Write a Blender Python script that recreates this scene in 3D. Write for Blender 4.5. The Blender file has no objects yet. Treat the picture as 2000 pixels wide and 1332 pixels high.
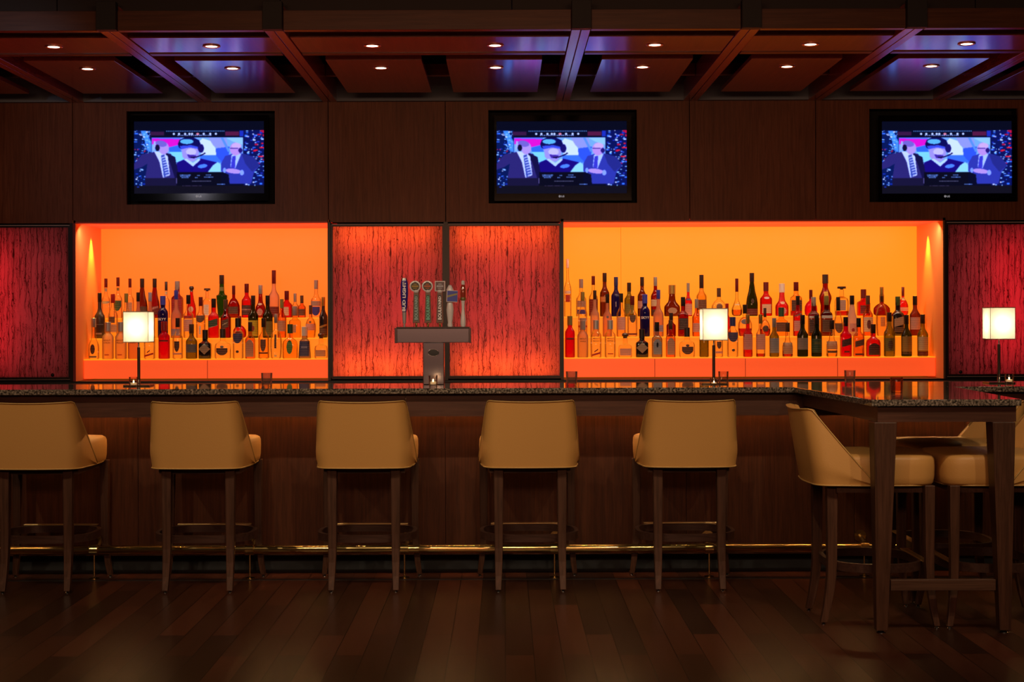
import bpy, bmesh, math, random
import numpy as np
from mathutils import Vector, Matrix
random.seed(7); rng = np.random.default_rng(5)
S = bpy.context.scene; COL = S.collection
PI = math.pi

# ------------------------------------------------------------------ camera
F, CX, CY, H, TH = 2950.0, 985.0, 628.0, 1.43, 0.0033
cam = bpy.data.cameras.new('camera'); camo = bpy.data.objects.new('camera', cam); COL.objects.link(camo)
camo.location = (0, 0, H); camo.rotation_euler = (PI/2, TH, 0)
cam.sensor_fit = 'HORIZONTAL'; cam.sensor_width = 36; cam.lens = F*36/2000
cam.shift_x = (1000-CX)/2000; cam.shift_y = -(666-CY)/2000; cam.clip_end = 60
S.camera = camo
def P(px, py, D):
    a, b = px-CX, py-CY
    return ((a-b*TH)*D/F, D, H-(b+a*TH)*D/F)
def XP(px, D, py=700): return P(px, py, D)[0]
def ZP(py, D, px=1000): return P(px, py, D)[2]

# ------------------------------------------------------------------ world, exposure
w = bpy.data.worlds.new('world'); S.world = w; w.use_nodes = True
w.node_tree.nodes['Background'].inputs[0].default_value = (.6, .32, .22, 1)
w.node_tree.nodes['Background'].inputs[1].default_value = .02
S.view_settings.view_transform = 'Standard'; S.view_settings.look = 'None'
S.view_settings.exposure = 0; S.view_settings.gamma = 1; S.view_settings.use_curve_mapping = False
S.cycles.transparent_max_bounces = 32; S.cycles.max_bounces = 8
S.cycles.sample_clamp_indirect = 4; S.cycles.caustics_reflective = False; S.cycles.caustics_refractive = False

def light(kind, name, loc, target, power, color, size=.1, size_y=None, spot=None, blend=.5, spread=None):
    l = bpy.data.lights.new(name, kind); l.energy = power; l.color = color
    if kind == 'AREA':
        l.size = size
        if size_y: l.shape = 'RECTANGLE'; l.size_y = size_y
        if spread: l.spread = spread
    else: l.shadow_soft_size = size
    if kind == 'SPOT': l.spot_size = spot; l.spot_blend = blend
    o = bpy.data.objects.new(name, l); COL.objects.link(o); o.location = loc
    d = Vector(target)-Vector(loc)
    if d.length > 0: o.rotation_euler = d.to_track_quat('-Z', 'Y').to_euler()
    return o
WARM = (1, .74, .47)
# ceiling spots of the main room, out of the frame, over and before the stools
for x, tx, pw in ((-3.7, -2.2, 122), (-1.7, -1.2, 122), (.2, .3, 122), (2.1, 1.4, 112)):
    light('SPOT', 'room_spot', (x, 4.6, 3.5), (tx, 8.1, .55), pw, WARM, .05, spot=math.radians(62), blend=.6)
light('SPOT', 'room_spot', (3.0, 4.3, 3.5), (2.0, 7.2, .6), 75, WARM, .05, spot=math.radians(40), blend=.6)
light('SPOT', 'room_spot', (-3.6, 5.2, 3.0), (-2.6, 11.5, 2.55), 26, (.9, .85, 1), .04, spot=math.radians(26), blend=.7)
light('AREA', 'room_fill', (0, .6, 2.7), (0, 11.5, 2.4), 92, (1, .46, .25), 5, .5)  # added fill light behind the camera, brightens the back wall
light('AREA', 'red_ceiling_fill', (0, 9.15, .95), (0, 8.95, 3), 15, (1, .07, .05), 8.5, .05, spread=math.radians(110))  # added red fill, hidden behind the bar, reddens the ceiling

# ------------------------------------------------------------------ materials
MATS = {}
def newmat(name):
    m = bpy.data.materials.new(name); m.use_nodes = True; nt = m.node_tree
    for n in list(nt.nodes): nt.nodes.remove(n)
    out = nt.nodes.new('ShaderNodeOutputMaterial')
    return m, nt, out
def N(nt, t, **kw):
    n = nt.nodes.new(t)
    for k, v in kw.items():
        if k.startswith('i_'):
            n.inputs[k[2:].replace('_', ' ')].default_value = v
        else: setattr(n, k, v)
    return n
def rgba(c): return (c[0], c[1], c[2], 1)
def srgb(r, g, b):
    f = lambda v: (v/255/12.92) if v/255 <= .04045 else ((v/255+.055)/1.055)**2.4
    return (f(r), f(g), f(b))
def mat(name, c, rough=.5, metal=0, emit=None, es=1, bump=0, bscale=60, spec=.5, coat=0):
    m, nt, out = newmat(name)
    p = N(nt, 'ShaderNodeBsdfPrincipled')
    p.inputs['Base Color'].default_value = rgba(c); p.inputs['Roughness'].default_value = rough
    p.inputs['Metallic'].default_value = metal; p.inputs['Specular IOR Level'].default_value = spec
    p.inputs['Coat Weight'].default_value = coat; p.inputs['Coat Roughness'].default_value = .08
    if emit: p.inputs['Emission Color'].default_value = rgba(emit); p.inputs['Emission Strength'].default_value = es
    if bump:
        tc = N(nt, 'ShaderNodeTexCoord'); nz = N(nt, 'ShaderNodeTexNoise'); nz.inputs['Scale'].default_value = bscale
        bp = N(nt, 'ShaderNodeBump'); bp.inputs['Strength'].default_value = bump; bp.inputs['Distance'].default_value = .002
        nt.links.new(tc.outputs['Object'], nz.inputs['Vector']); nt.links.new(nz.outputs['Fac'], bp.inputs['Height'])
        nt.links.new(bp.outputs['Normal'], p.inputs['Normal'])
    nt.links.new(p.outputs[0], out.inputs[0]); return m
def wood(name, c1, c2, axis='Z', rough=.35, scale=1, big=.5, coat=.0, spec=.5, cr=.24, cior=1.5):
    m, nt, out = newmat(name); L = nt.links.new
    tc = N(nt, 'ShaderNodeTexCoord'); mp = N(nt, 'ShaderNodeMapping')
    sc = {'X': (1.2, 26, 26), 'Y': (26, 1.2, 26), 'Z': (26, 26, 1.2)}[axis]
    mp.inputs['Scale'].default_value = [s*scale for s in sc]
    n1 = N(nt, 'ShaderNodeTexNoise'); n1.inputs['Scale'].default_value = 2.2; n1.inputs['Detail'].default_value = 8
    n1.inputs['Distortion'].default_value = .8; n1.inputs['Roughness'].default_value = .65
    n2 = N(nt, 'ShaderNodeTexNoise'); n2.inputs['Scale'].default_value = 1.6
    r = N(nt, 'ShaderNodeValToRGB'); r.color_ramp.elements[0].position = .32; r.color_ramp.elements[1].position = .72
    r.color_ramp.elements[0].color = rgba(c1); r.color_ramp.elements[1].color = rgba(c2)
    mx = N(nt, 'ShaderNodeMix', data_type='RGBA', blend_type='MULTIPLY'); mx.inputs[0].default_value = big
    r2 = N(nt, 'ShaderNodeValToRGB'); r2.color_ramp.elements[0].position = .3; r2.color_ramp.elements[1].position = .7
    r2.color_ramp.elements[0].color = (.55, .5, .5, 1)
    p = N(nt, 'ShaderNodeBsdfPrincipled'); p.inputs['Roughness'].default_value = rough
    p.inputs['Coat Weight'].default_value = coat; p.inputs['Coat Roughness'].default_value = cr; p.inputs['Coat IOR'].default_value = cior
    p.inputs['Specular IOR Level'].default_value = spec
    bp = N(nt, 'ShaderNodeBump'); bp.inputs['Strength'].default_value = .12; bp.inputs['Distance'].default_value = .001
    L(tc.outputs['Object'], mp.inputs[0]); L(mp.outputs[0], n1.inputs['Vector']); L(tc.outputs['Object'], n2.inputs['Vector'])
    L(n1.outputs['Fac'], r.inputs[0]); L(n2.outputs['Fac'], r2.inputs[0]); L(r.outputs[0], mx.inputs[6]); L(r2.outputs[0], mx.inputs[7])
    L(mx.outputs[2], p.inputs['Base Color']); L(n1.outputs['Fac'], bp.inputs['Height']); L(bp.outputs[0], p.inputs['Normal'])
    L(p.outputs[0], out.inputs[0]); return m
def floor_mat():
    m, nt, out = newmat('plank_floor'); L = nt.links.new
    tc = N(nt, 'ShaderNodeTexCoord'); sp = N(nt, 'ShaderNodeSeparateXYZ'); cb = N(nt, 'ShaderNodeCombineXYZ')
    L(tc.outputs['Object'], sp.inputs[0]); L(sp.outputs[1], cb.inputs[0]); L(sp.outputs[0], cb.inputs[1])
    b = N(nt, 'ShaderNodeTexBrick'); b.offset = .37; b.offset_frequency = 2
    for k, v in (('Scale', 1), ('Mortar Size', .0022), ('Mortar Smooth', .3), ('Brick Width', 1.15), ('Row Height', .122), ('Bias', 0)):
        b.inputs[k].default_value = v
    b.inputs['Color1'].default_value = (.086, .026, .013, 1); b.inputs['Color2'].default_value = (.024, .010, .006, 1)
    b.inputs['Mortar'].default_value = (.006, .003, .002, 1)
    mp = N(nt, 'ShaderNodeMapping'); mp.inputs['Scale'].default_value = (30, 1.3, 1)
    n1 = N(nt, 'ShaderNodeTexNoise'); n1.inputs['Scale'].default_value = 2; n1.inputs['Detail'].default_value = 7
    r = N(nt, 'ShaderNodeValToRGB'); r.color_ramp.elements[0].color = (.6, .6, .6, 1); r.color_ramp.elements[1].color = (1.3, 1.25, 1.2, 1)
    mx = N(nt, 'ShaderNodeMix', data_type='RGBA', blend_type='MULTIPLY'); mx.inputs[0].default_value = 1
    p = N(nt, 'ShaderNodeBsdfPrincipled'); p.inputs['Roughness'].default_value = .28; p.inputs['Specular IOR Level'].default_value = .3
    bp = N(nt, 'ShaderNodeBump'); bp.inputs['Strength'].default_value = .25; bp.inputs['Distance'].default_value = .002; bp.invert = True
    L(cb.outputs[0], b.inputs['Vector']); L(tc.outputs['Object'], mp.inputs[0]); L(mp.outputs[0], n1.inputs['Vector'])
    L(n1.outputs['Fac'], r.inputs[0]); L(b.outputs['Color'], mx.inputs[6]); L(r.outputs[0], mx.inputs[7])
    L(mx.outputs[2], p.inputs['Base Color']); L(b.outputs['Fac'], bp.inputs['Height']); L(bp.outputs[0], p.inputs['Normal'])
    L(p.outputs[0], out.inputs[0]); return m
def granite():
    m, nt, out = newmat('granite'); L = nt.links.new
    tc = N(nt, 'ShaderNodeTexCoord'); n1 = N(nt, 'ShaderNodeTexNoise'); n1.inputs['Scale'].default_value = 95; n1.inputs['Detail'].default_value = 5
    v = N(nt, 'ShaderNodeTexVoronoi'); v.inputs['Scale'].default_value = 120
    r = N(nt, 'ShaderNodeValToRGB'); e = r.color_ramp.elements; e[0].position = .38; e[1].position = .66
    e[0].color = (.03, .026, .022, 1); e[1].color = (.42, .35, .28, 1); k = e.new(.5); k.color = (.17, .14, .11, 1)
    mx = N(nt, 'ShaderNodeMix', data_type='RGBA', blend_type='MULTIPLY'); mx.inputs[0].default_value = .5
    p = N(nt, 'ShaderNodeBsdfPrincipled'); p.inputs['Roughness'].default_value = .035
    L(tc.outputs['Object'], n1.inputs['Vector']); L(tc.outputs['Object'], v.inputs['Vector']); L(n1.outputs['Fac'], r.inputs[0])
    bw = N(nt, 'ShaderNodeRGBToBW'); L(v.outputs['Color'], bw.inputs[0]); L(r.outputs[0], mx.inputs[6]); L(bw.outputs[0], mx.inputs[7]); L(mx.outputs[2], p.inputs['Base Color']); L(p.outputs[0], out.inputs[0])
    return m
def glass(name, tint, gloss=.9, body=None, bodyf=0, edge=.45, rough=.02):
    """tinted glass: sees straight through, thicker (darker) where the wall turns away, mirror-like at grazing angles"""
    m, nt, out = newmat(name); L = nt.links.new
    lw = N(nt, 'ShaderNodeLayerWeight'); lw.inputs[0].default_value = .35
    pw = N(nt, 'ShaderNodeMath', operation='POWER'); pw.inputs[1].default_value = 2.5; L(lw.outputs['Facing'], pw.inputs[0])
    mc = N(nt, 'ShaderNodeMix', data_type='RGBA'); mc.inputs[6].default_value = rgba(tint)
    mc.inputs[7].default_value = rgba([t*edge*t for t in tint]); L(pw.outputs[0], mc.inputs[0])
    tr = N(nt, 'ShaderNodeBsdfTransparent'); L(mc.outputs[2], tr.inputs[0])
    gl = N(nt, 'ShaderNodeBsdfGlossy'); gl.inputs['Roughness'].default_value = rough; gl.inputs['Color'].default_value = (gloss, gloss, gloss, 1)
    fr = N(nt, 'ShaderNodeFresnel'); fr.inputs[0].default_value = 1.45
    a = tr
    if bodyf:
        d = N(nt, 'ShaderNodeBsdfTranslucent'); d.inputs[0].default_value = rgba(body)
        d2 = N(nt, 'ShaderNodeBsdfDiffuse'); d2.inputs[0].default_value = rgba(body)
        ms = N(nt, 'ShaderNodeMixShader'); ms.inputs[0].default_value = .22; L(d.outputs[0], ms.inputs[1]); L(d2.outputs[0], ms.inputs[2])
        m2 = N(nt, 'ShaderNodeMixShader'); m2.inputs[0].default_value = bodyf; L(tr.outputs[0], m2.inputs[1]); L(ms.outputs[0], m2.inputs[2]); a = m2
    fm = N(nt, 'ShaderNodeMath', operation='MULTIPLY'); fm.inputs[1].default_value = .75; L(fr.outputs[0], fm.inputs[0])
    mm = N(nt, 'ShaderNodeMixShader'); L(fm.outputs[0], mm.inputs[0]); L(a.outputs[0], mm.inputs[1]); L(gl.outputs[0], mm.inputs[2])
    L(mm.outputs[0], out.inputs[0]); return m
def label_mat(name, c, ink=(.03, .02, .02), f=.55, sx=260, sz=420, rough=.5):
    """paper label with rows of small print"""
    m, nt, out = newmat(name); L = nt.links.new
    tc = N(nt, 'ShaderNodeTexCoord'); mp = N(nt, 'ShaderNodeMapping'); mp.inputs['Scale'].default_value = (sx, 0, 60)
    n1 = N(nt, 'ShaderNodeTexNoise'); n1.inputs['Scale'].default_value = 1; n1.inputs['Detail'].default_value = 2
    wv = N(nt, 'ShaderNodeTexWave'); wv.bands_direction = 'Z'; wv.inputs['Scale'].default_value = 22
    mu = N(nt, 'ShaderNodeMath', operation='MULTIPLY')
    r = N(nt, 'ShaderNodeValToRGB'); r.color_ramp.elements[0].position = .27; r.color_ramp.elements[1].position = .42
    r.color_ramp.elements[0].color = rgba(c); r.color_ramp.elements[1].color = rgba([c[i]*(1-f)+ink[i]*f for i in range(3)])
    p = N(nt, 'ShaderNodeBsdfPrincipled'); p.inputs['Roughness'].default_value = rough
    L(tc.outputs['Object'], mp.inputs[0]); L(mp.outputs[0], n1.inputs['Vector']); L(tc.outputs['Object'], wv.inputs['Vector'])
    L(n1.outputs['Fac'], mu.inputs[0]); L(wv.outputs['Fac'], mu.inputs[1]); L(mu.outputs[0], r.inputs[0]); L(r.outputs[0], p.inputs['Base Color'])
    tl = N(nt, 'ShaderNodeBsdfTranslucent'); L(r.outputs[0], tl.inputs[0])
    ms = N(nt, 'ShaderNodeMixShader'); ms.inputs[0].default_value = .34; L(p.outputs[0], ms.inputs[1]); L(tl.outputs[0], ms.inputs[2])
    L(ms.outputs[0], out.inputs[0]); return m
def branch_panel():
    """translucent resin sheet with dark vertical grasses pressed in it; light comes through from the lamps behind"""
    m, nt, out = newmat('resin_sheet'); L = nt.links.new
    tc = N(nt, 'ShaderNodeTexCoord')
    def lines(sc, zs, dist, thr, off):
        mp = N(nt, 'ShaderNodeMapping'); mp.inputs['Scale'].default_value = (1, 1, zs); mp.inputs['Location'].default_value = (off, 0, off)
        n = N(nt, 'ShaderNodeTexWave'); n.bands_direction = 'X'; n.inputs['Scale'].default_value = sc; n.inputs['Distortion'].default_value = dist
        n.inputs['Detail'].default_value = 2.5; n.inputs['Detail Scale'].default_value = 2.2; n.inputs['Detail Roughness'].default_value = .62
        mr = N(nt, 'ShaderNodeMapRange'); mr.inputs['From Min'].default_value = thr; mr.inputs['From Max'].default_value = 1.0; mr.inputs['To Min'].default_value = 1; mr.inputs['To Max'].default_value = 0
        L(tc.outputs['Object'], mp.inputs[0]); L(mp.outputs[0], n.inputs['Vector']); L(n.outputs['Fac'], mr.inputs['Value'])
        # each stem fades in and out along its height
        mk = N(nt, 'ShaderNodeTexNoise'); mk.inputs['Scale'].default_value = 6; mp2 = N(nt, 'ShaderNodeMapping'); mp2.inputs['Scale'].default_value = (3, 1, .55); mp2.inputs['Location'].default_value = (off*3, 0, off)
        L(tc.outputs['Object'], mp2.inputs[0]); L(mp2.outputs[0], mk.inputs['Vector'])
        ms_ = N(nt, 'ShaderNodeMapRange'); ms_.inputs['From Min'].default_value = .40; ms_.inputs['From Max'].default_value = .52; L(mk.outputs['Fac'], ms_.inputs['Value'])
        q = N(nt, 'ShaderNodeMix', data_type='FLOAT'); q.inputs[3].default_value = 1
        iv = N(nt, 'ShaderNodeMath', operation='SUBTRACT'); iv.inputs[0].default_value = 1; L(ms_.outputs['Result'], iv.inputs[1])
        L(iv.outputs[0], q.inputs[0]); L(mr.outputs['Result'], q.inputs[2])
        return q.outputs[0]
    def mul(a, b):
        q = N(nt, 'ShaderNodeMath', operation='MULTIPLY'); L(a, q.inputs[0]); L(b, q.inputs[1]); return q.outputs[0]
    l1 = lines(7, .30, 4.5, .955, 0); l2 = lines(10, .42, 6, .955, 3.3); l3 = lines(15, .6, 8, .96, 7.1)
    n4 = N(nt, 'ShaderNodeTexNoise'); n4.inputs['Scale'].default_value = 170; n4.inputs['Detail'].default_value = 2
    mp5 = N(nt, 'ShaderNodeMapping'); mp5.inputs['Scale'].default_value = (22, 1, 7)
    n5 = N(nt, 'ShaderNodeTexNoise'); n5.inputs['Scale'].default_value = 1; n5.inputs['Detail'].default_value = 3
    L(tc.outputs['Object'], n4.inputs['Vector']); L(tc.outputs['Object'], mp5.inputs[0]); L(mp5.outputs[0], n5.inputs['Vector'])
    r4 = N(nt, 'ShaderNodeMapRange'); r4.inputs['From Min'].default_value = .345; r4.inputs['From Max'].default_value = .385; r4.inputs['To Max'].default_value = .8; L(mul(n4.outputs['Fac'], n5.outputs['Fac']), r4.inputs['Value'])
    inv = N(nt, 'ShaderNodeMath', operation='SUBTRACT'); inv.inputs[0].default_value = 1; L(r4.outputs['Result'], inv.inputs[1])
    k = mul(mul(mul(l1, l2), l3), inv.outputs[0])
    mx = N(nt, 'ShaderNodeMix', data_type='RGBA'); mx.inputs[6].default_value = (.17, .05, .05, 1); mx.inputs[7].default_value = (.95, .85, .85, 1); L(k, mx.inputs[0])
    d2 = N(nt, 'ShaderNodeMix', data_type='RGBA'); d2.inputs[6].default_value = (.06, .03, .025, 1); d2.inputs[7].default_value = (.24, .09, .09, 1); L(k, d2.inputs[0])
    t = N(nt, 'ShaderNodeBsdfTranslucent'); L(mx.outputs[2], t.inputs[0])
    d = N(nt, 'ShaderNodeBsdfPrincipled'); d.inputs['Roughness'].default_value = .4; L(d2.outputs[2], d.inputs['Base Color'])
    ms = N(nt, 'ShaderNodeMixShader'); ms.inputs[0].default_value = .45; L(t.outputs[0], ms.inputs[1]); L(d.outputs[0], ms.inputs[2]); L(ms.outputs[0], out.inputs[0])
    return m
def picture_mat():
    m, nt, out = newmat('screen_picture'); a = N(nt, 'ShaderNodeAttribute', attribute_name='Col')
    e = N(nt, 'ShaderNodeEmission'); e.inputs[1].default_value = 1.25
    nt.links.new(a.outputs['Color'], e.inputs[0]); nt.links.new(e.outputs[0], out.inputs[0]); return m
def shade_mat():
    m, nt, out = newmat('lamp_fabric'); L = nt.links.new
    t = N(nt, 'ShaderNodeBsdfTranslucent'); t.inputs[0].default_value = (.93, .86, .70, 1)
    d = N(nt, 'ShaderNodeBsdfDiffuse'); d.inputs[0].default_value = (.8, .74, .6, 1)
    ms = N(nt, 'ShaderNodeMixShader'); ms.inputs[0].default_value = .4; L(t.outputs[0], ms.inputs[1]); L(d.outputs[0], ms.inputs[2]); L(ms.outputs[0], out.inputs[0])
    return m

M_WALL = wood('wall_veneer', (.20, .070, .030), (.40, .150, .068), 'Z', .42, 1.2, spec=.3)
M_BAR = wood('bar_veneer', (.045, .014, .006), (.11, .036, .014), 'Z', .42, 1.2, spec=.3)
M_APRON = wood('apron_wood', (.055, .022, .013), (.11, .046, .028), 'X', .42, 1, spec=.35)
M_BEAM = wood('beam_wood', (.32, .065, .035), (.46, .105, .06), 'Y', .24, .8, coat=.7, cior=1.7)
M_BEAMX = wood('cross_beam_wood', (.10, .040, .022), (.19, .08, .04), 'X', .3, .8)
M_CPANEL = wood('soffit_veneer', (.22, .05, .024), (.32, .08, .038), 'Y', .34, .7, .3, coat=1, cr=.15, cior=1.9)
M_LEG = wood('walnut', (.040, .017, .009), (.105, .046, .026), 'Z', .42, 1.2, spec=.35)
M_LEGX = wood('walnut_rung', (.050, .024, .014), (.12, .06, .036), 'X', .38, 1.2)
M_FLOOR = floor_mat(); M_GRAN = granite(); M_RESIN = branch_panel(); M_PIC = picture_mat(); M_SHADE = shade_mat()
M_BLACK = mat('black', (.006, .006, .007), .5); M_VOID = mat('dark_paint', (.010, .012, .014), .8)
M_CEIL = mat('dark_ceiling', (.012, .011, .012), .7)
M_FRAME = mat('dark_frame', (.022, .009, .007), .35)
M_TV = mat('gloss_black', (.004, .004, .005), .12, spec=.12); M_SCR = mat('screen_black', (.012, .012, .016), .12, emit=(.02, .022, .035), es=.25)
M_BRASS = mat('brass', (.72, .52, .20), .2, 1); M_BRASS2 = mat('brass_plate', (.85, .62, .30), .3, 1)
M_CHROME = mat('chrome', (.7, .7, .72), .15, 1); M_STEEL = mat('brushed_steel', (.30, .29, .36), .22, 1)
M_LEATHER = mat('tan_leather', (.56, .305, .088), .48, bump=.25, bscale=220)
M_PIPE = mat('leather_piping', (.50, .32, .10), .4)
M_COP = mat('copper_trim', (.8, .35, .2), .3, 1)
M_LENS = mat('lit_lens', (1, .9, .7), .5, emit=(1, .84, .6), es=6)
M_LED = mat('led', (1, .8, .5), .5, emit=(1, .50, .18), es=430)
M_NICHE_L = mat('backlit_acrylic_left', (.5, .12, .03), .4, spec=.25, emit=srgb(255, 116, 30), es=.88)
M_NICHE_R = mat('backlit_acrylic_right', (.5, .15, .03), .4, spec=.25, emit=srgb(255, 143, 22), es=.9)
M_NSIDE = mat('niche_lining', (.90, .34, .11), .5, spec=.2)
M_NTOP = mat('niche_top_glow_lining', (.95, .22, .14), .5, emit=(1, .05, .02), es=.5)  # red glow of the niche ceiling put in as emission, no lamp here
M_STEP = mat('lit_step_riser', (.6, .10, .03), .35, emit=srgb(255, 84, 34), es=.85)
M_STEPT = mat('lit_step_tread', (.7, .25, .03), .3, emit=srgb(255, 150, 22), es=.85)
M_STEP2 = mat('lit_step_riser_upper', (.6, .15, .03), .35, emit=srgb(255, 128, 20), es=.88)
M_WAX = mat('candle_wax', (.8, .7, .5), .5, emit=(1, .6, .25), es=.4); M_FLAME = mat('flame', (1, .8, .4), .5, emit=(1, .72, .4), es=14)
G_TUMB = glass('tumbler_glass', (.92, .88, .85), edge=.9, gloss=1, body=(.55, .48, .44), bodyf=.16); G_RED = glass('red_tumbler_glass', (.93, .62, .5), edge=.9, body=(.5, .2, .12), bodyf=.15)
GL = {
 'clear': glass('clear_glass', (.96, .93, .92), edge=.72), 'water': glass('clear_glass_full', (.94, .84, .80), edge=.6),
 'frost': glass('frosted_glass', (.96, .86, .80), .3, (.98, .78, .68), .55, rough=.3),
 'peach': glass('peach_frosted_glass', (.97, .76, .66), .3, (.98, .62, .48), .60, rough=.3),
 'milk': glass('milky_glass', (.9, .8, .8), .4, (.95, .85, .82), .85, rough=.3),
 'amber': glass('amber_glass', (.85, .50, .30), edge=.3), 'honey': glass('honey_glass', (.94, .76, .5), edge=.6),
 'red': glass('red_glass', (.80, .12, .16), .9, (.75, .02, .06), .25, edge=.3), 'pink': glass('pink_red_glass', (.85, .06, .25), .8, (.95, .01, .10), .55, edge=.4),
 'dred': glass('dark_red_glass', (.52, .08, .08), edge=.25, body=(.2, .01, .02), bodyf=.15), 'brown': glass('brown_glass', (.36, .15, .08), edge=.2),
 'green': glass('green_glass', (.14, .40, .06), .9, (.05, .18, .02), .35, edge=.25), 'olive': glass('olive_glass', (.50, .52, .08), .9, (.3, .28, .03), .25, edge=.25),
 'dgreen': glass('dark_green_glass', (.16, .22, .04), .9, (.03, .06, .01), .3, edge=.2), 'blue': glass('cobalt_glass', (.12, .10, .55), .9, (.03, .03, .42), .6, edge=.3),
 'sapph': glass('pale_blue_glass', (.62, .60, .75), .9, (.35, .35, .5), .2, edge=.3),
 'black': mat('black_glass', (.014, .010, .012), .12, coat=.5), 'smoke': mat('smoked_glass', (.035, .022, .022), .3),
}
CC = {'black': (.012, .010, .010), 'dark': (.035, .018, .016), 'red': (.33, .012, .015), 'dred': (.13, .008, .01), 'grey': (.32, .27, .26), 'white': (.75, .68, .62),
      'gold': (.45, .28, .07), 'blue': (.04, .05, .40), 'green': (.05, .10, .03), 'olive': (.22, .20, .05), 'brown': (.10, .05, .03), 'silver': (.5, .48, .48),
      'cream': (.72, .58, .38), 'tan': (.48, .33, .22), 'navy': (.03, .04, .16), 'pinkish': (.60, .36, .32), 'slate': (.15, .16, .20), 'bluegrey': (.30, .34, .42),
      'yellow': (.75, .50, .03), 'dgreen': (.02, .07, .03), 'leaf': (.04, .22, .05), 'ink': (.05, .02, .02), 'orange': (.8, .3, .1), 'silverblue': (.3, .3, .45)}
CAPM = {k: mat('cap_'+k, v, .35, metal=.6 if k in ('silver', 'gold') else 0) for k, v in CC.items()}
LABM = {k: label_mat('paper_'+k, tuple(min(.85, q*1.3) for q in v), (.03, .02, .02) if sum(v) > .45 else (.5, .42, .32), .28) for k, v in CC.items()}
M_INK = mat('printed_ink', (.10, .015, .015), .6); M_WHITE = mat('white_print', (.85, .82, .85), .5); M_INKD = mat('dark_print', (.03, .02, .02), .6)

# ------------------------------------------------------------------ mesh helpers
def link(o, parent=None):
    COL.objects.link(o)
    if parent: o.parent = parent
    return o
def obj(name, bm, m, parent=None, smooth=None, bevel=0, subsurf=0):
    me = bpy.data.meshes.new(name); bmesh.ops.recalc_face_normals(bm, faces=bm.faces[:]) if smooth != 'keep' else None
    bm.to_mesh(me); bm.free()
    for x in (m if isinstance(m, (list, tuple)) else [m]): me.materials.append(x)
    if smooth:
        for p in me.polygons: p.use_smooth = True
        if smooth == 'auto': me.set_sharp_from_angle(angle=math.radians(35))
    o = bpy.data.objects.new(name, me)
    if bevel:
        b = o.modifiers.new('b', 'BEVEL'); b.width = bevel; b.segments = 2; b.limit_method = 'ANGLE'
    if subsurf:
        s = o.modifiers.new('s', 'SUBSURF'); s.levels = s.render_levels = subsurf
    return link(o, parent)
def tag(o, label=None, cat=None, group=None, kind=None):
    for k, v in (('label', label), ('category', cat), ('group', group), ('kind', kind)):
        if v: o[k] = v
    return o
def empty(name, loc, label, cat, group=None, rz=0, kind=None):
    o = bpy.data.objects.new(name, None); COL.objects.link(o); o.location = loc; o.rotation_euler = (0, 0, rz); o.empty_display_size = .1
    return tag(o, label, cat, group, kind)
def box(bm, x0, x1, y0, y1, z0, z1, mi=0):
    v = [bm.verts.new(c) for c in ((x0,y0,z0),(x1,y0,z0),(x1,y1,z0),(x0,y1,z0),(x0,y0,z1),(x1,y0,z1),(x1,y1,z1),(x0,y1,z1))]
    for q in ((0,3,2,1),(4,5,6,7),(0,1,5,4),(1,2,6,5),(2,3,7,6),(3,0,4,7)):
        f = bm.faces.new([v[i] for i in q]); f.material_index = mi
    return v
def B(*a):
    bm = bmesh.new(); box(bm, *a); return bm
def tube(bm, pts, r, n=10, closed=False, mi=0):
    pts = [Vector(p) for p in pts]; rings = []; L = len(pts)
    for i, p in enumerate(pts):
        a = pts[(i-1) % L] if (closed or i > 0) else p; b = pts[(i+1) % L] if (closed or i < L-1) else p
        t = (b-a).normalized(); up = Vector((0,0,1)) if abs(t.z) < .9 else Vector((0,1,0))
        s = t.cross(up).normalized(); u = s.cross(t); rr = r[i] if isinstance(r, (list, tuple)) else r
        rings.append([bm.verts.new(p+(s*math.cos(q*2*PI/n)+u*math.sin(q*2*PI/n))*rr) for q in range(n)])
    for i in range(L if closed else L-1):
        A, C_ = rings[i], rings[(i+1) % L]
        for q in range(n):
            f = bm.faces.new((A[q], A[(q+1) % n], C_[(q+1) % n], C_[q])); f.material_index = mi
    if not closed:
        bm.faces.new(rings[0][::-1]).material_index = mi; bm.faces.new(rings[-1]).material_index = mi
def sect(th, r, n, dy=1.0):
    """point of a round (n=2) to square (n=5) section"""
    c, s = math.cos(th), math.sin(th)
    k = (abs(c)**n+abs(s)**n)**(-1/n)
    return r*k*c, r*k*s*dy
def lathe(bm, prof, seg=20, n=2, cx=0, cy=0, cz=0, dy=1, mi=0, capends=True):
    rings = []
    for r, z in prof:
        if r < 1e-6: rings.append([bm.verts.new((cx, cy, cz+z))])
        else: rings.append([bm.verts.new((cx+sect((q+.5)*2*PI/seg, r, n, dy)[0], cy+sect((q+.5)*2*PI/seg, r, n, dy)[1], cz+z)) for q in range(seg)])
    for A, C_ in zip(rings, rings[1:]):
        for q in range(seg):
            a, b = A[q % len(A)], A[(q+1) % len(A)]; c, d = C_[(q+1) % len(C_)], C_[q % len(C_)]
            fs = [v for i, v in enumerate((a, b, c, d)) if v not in (a, b, c, d)[:i]]
            if len(fs) > 2: bm.faces.new(fs).material_index = mi
    if capends:
        if len(rings[0]) > 1: bm.faces.new(rings[0][::-1]).material_index = mi
        if len(rings[-1]) > 1: bm.faces.new(rings[-1]).material_index = mi
def prism(bm, pts, z0, z1):
    a = [bm.verts.new((x, y, z0)) for x, y in pts]; b = [bm.verts.new((x, y, z1)) for x, y in pts]; n = len(pts)
    bm.faces.new(a[::-1]); bm.faces.new(b)
    for i in range(n): bm.faces.new((a[i], a[(i+1) % n], b[(i+1) % n], b[i]))
_tc = {}
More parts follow.
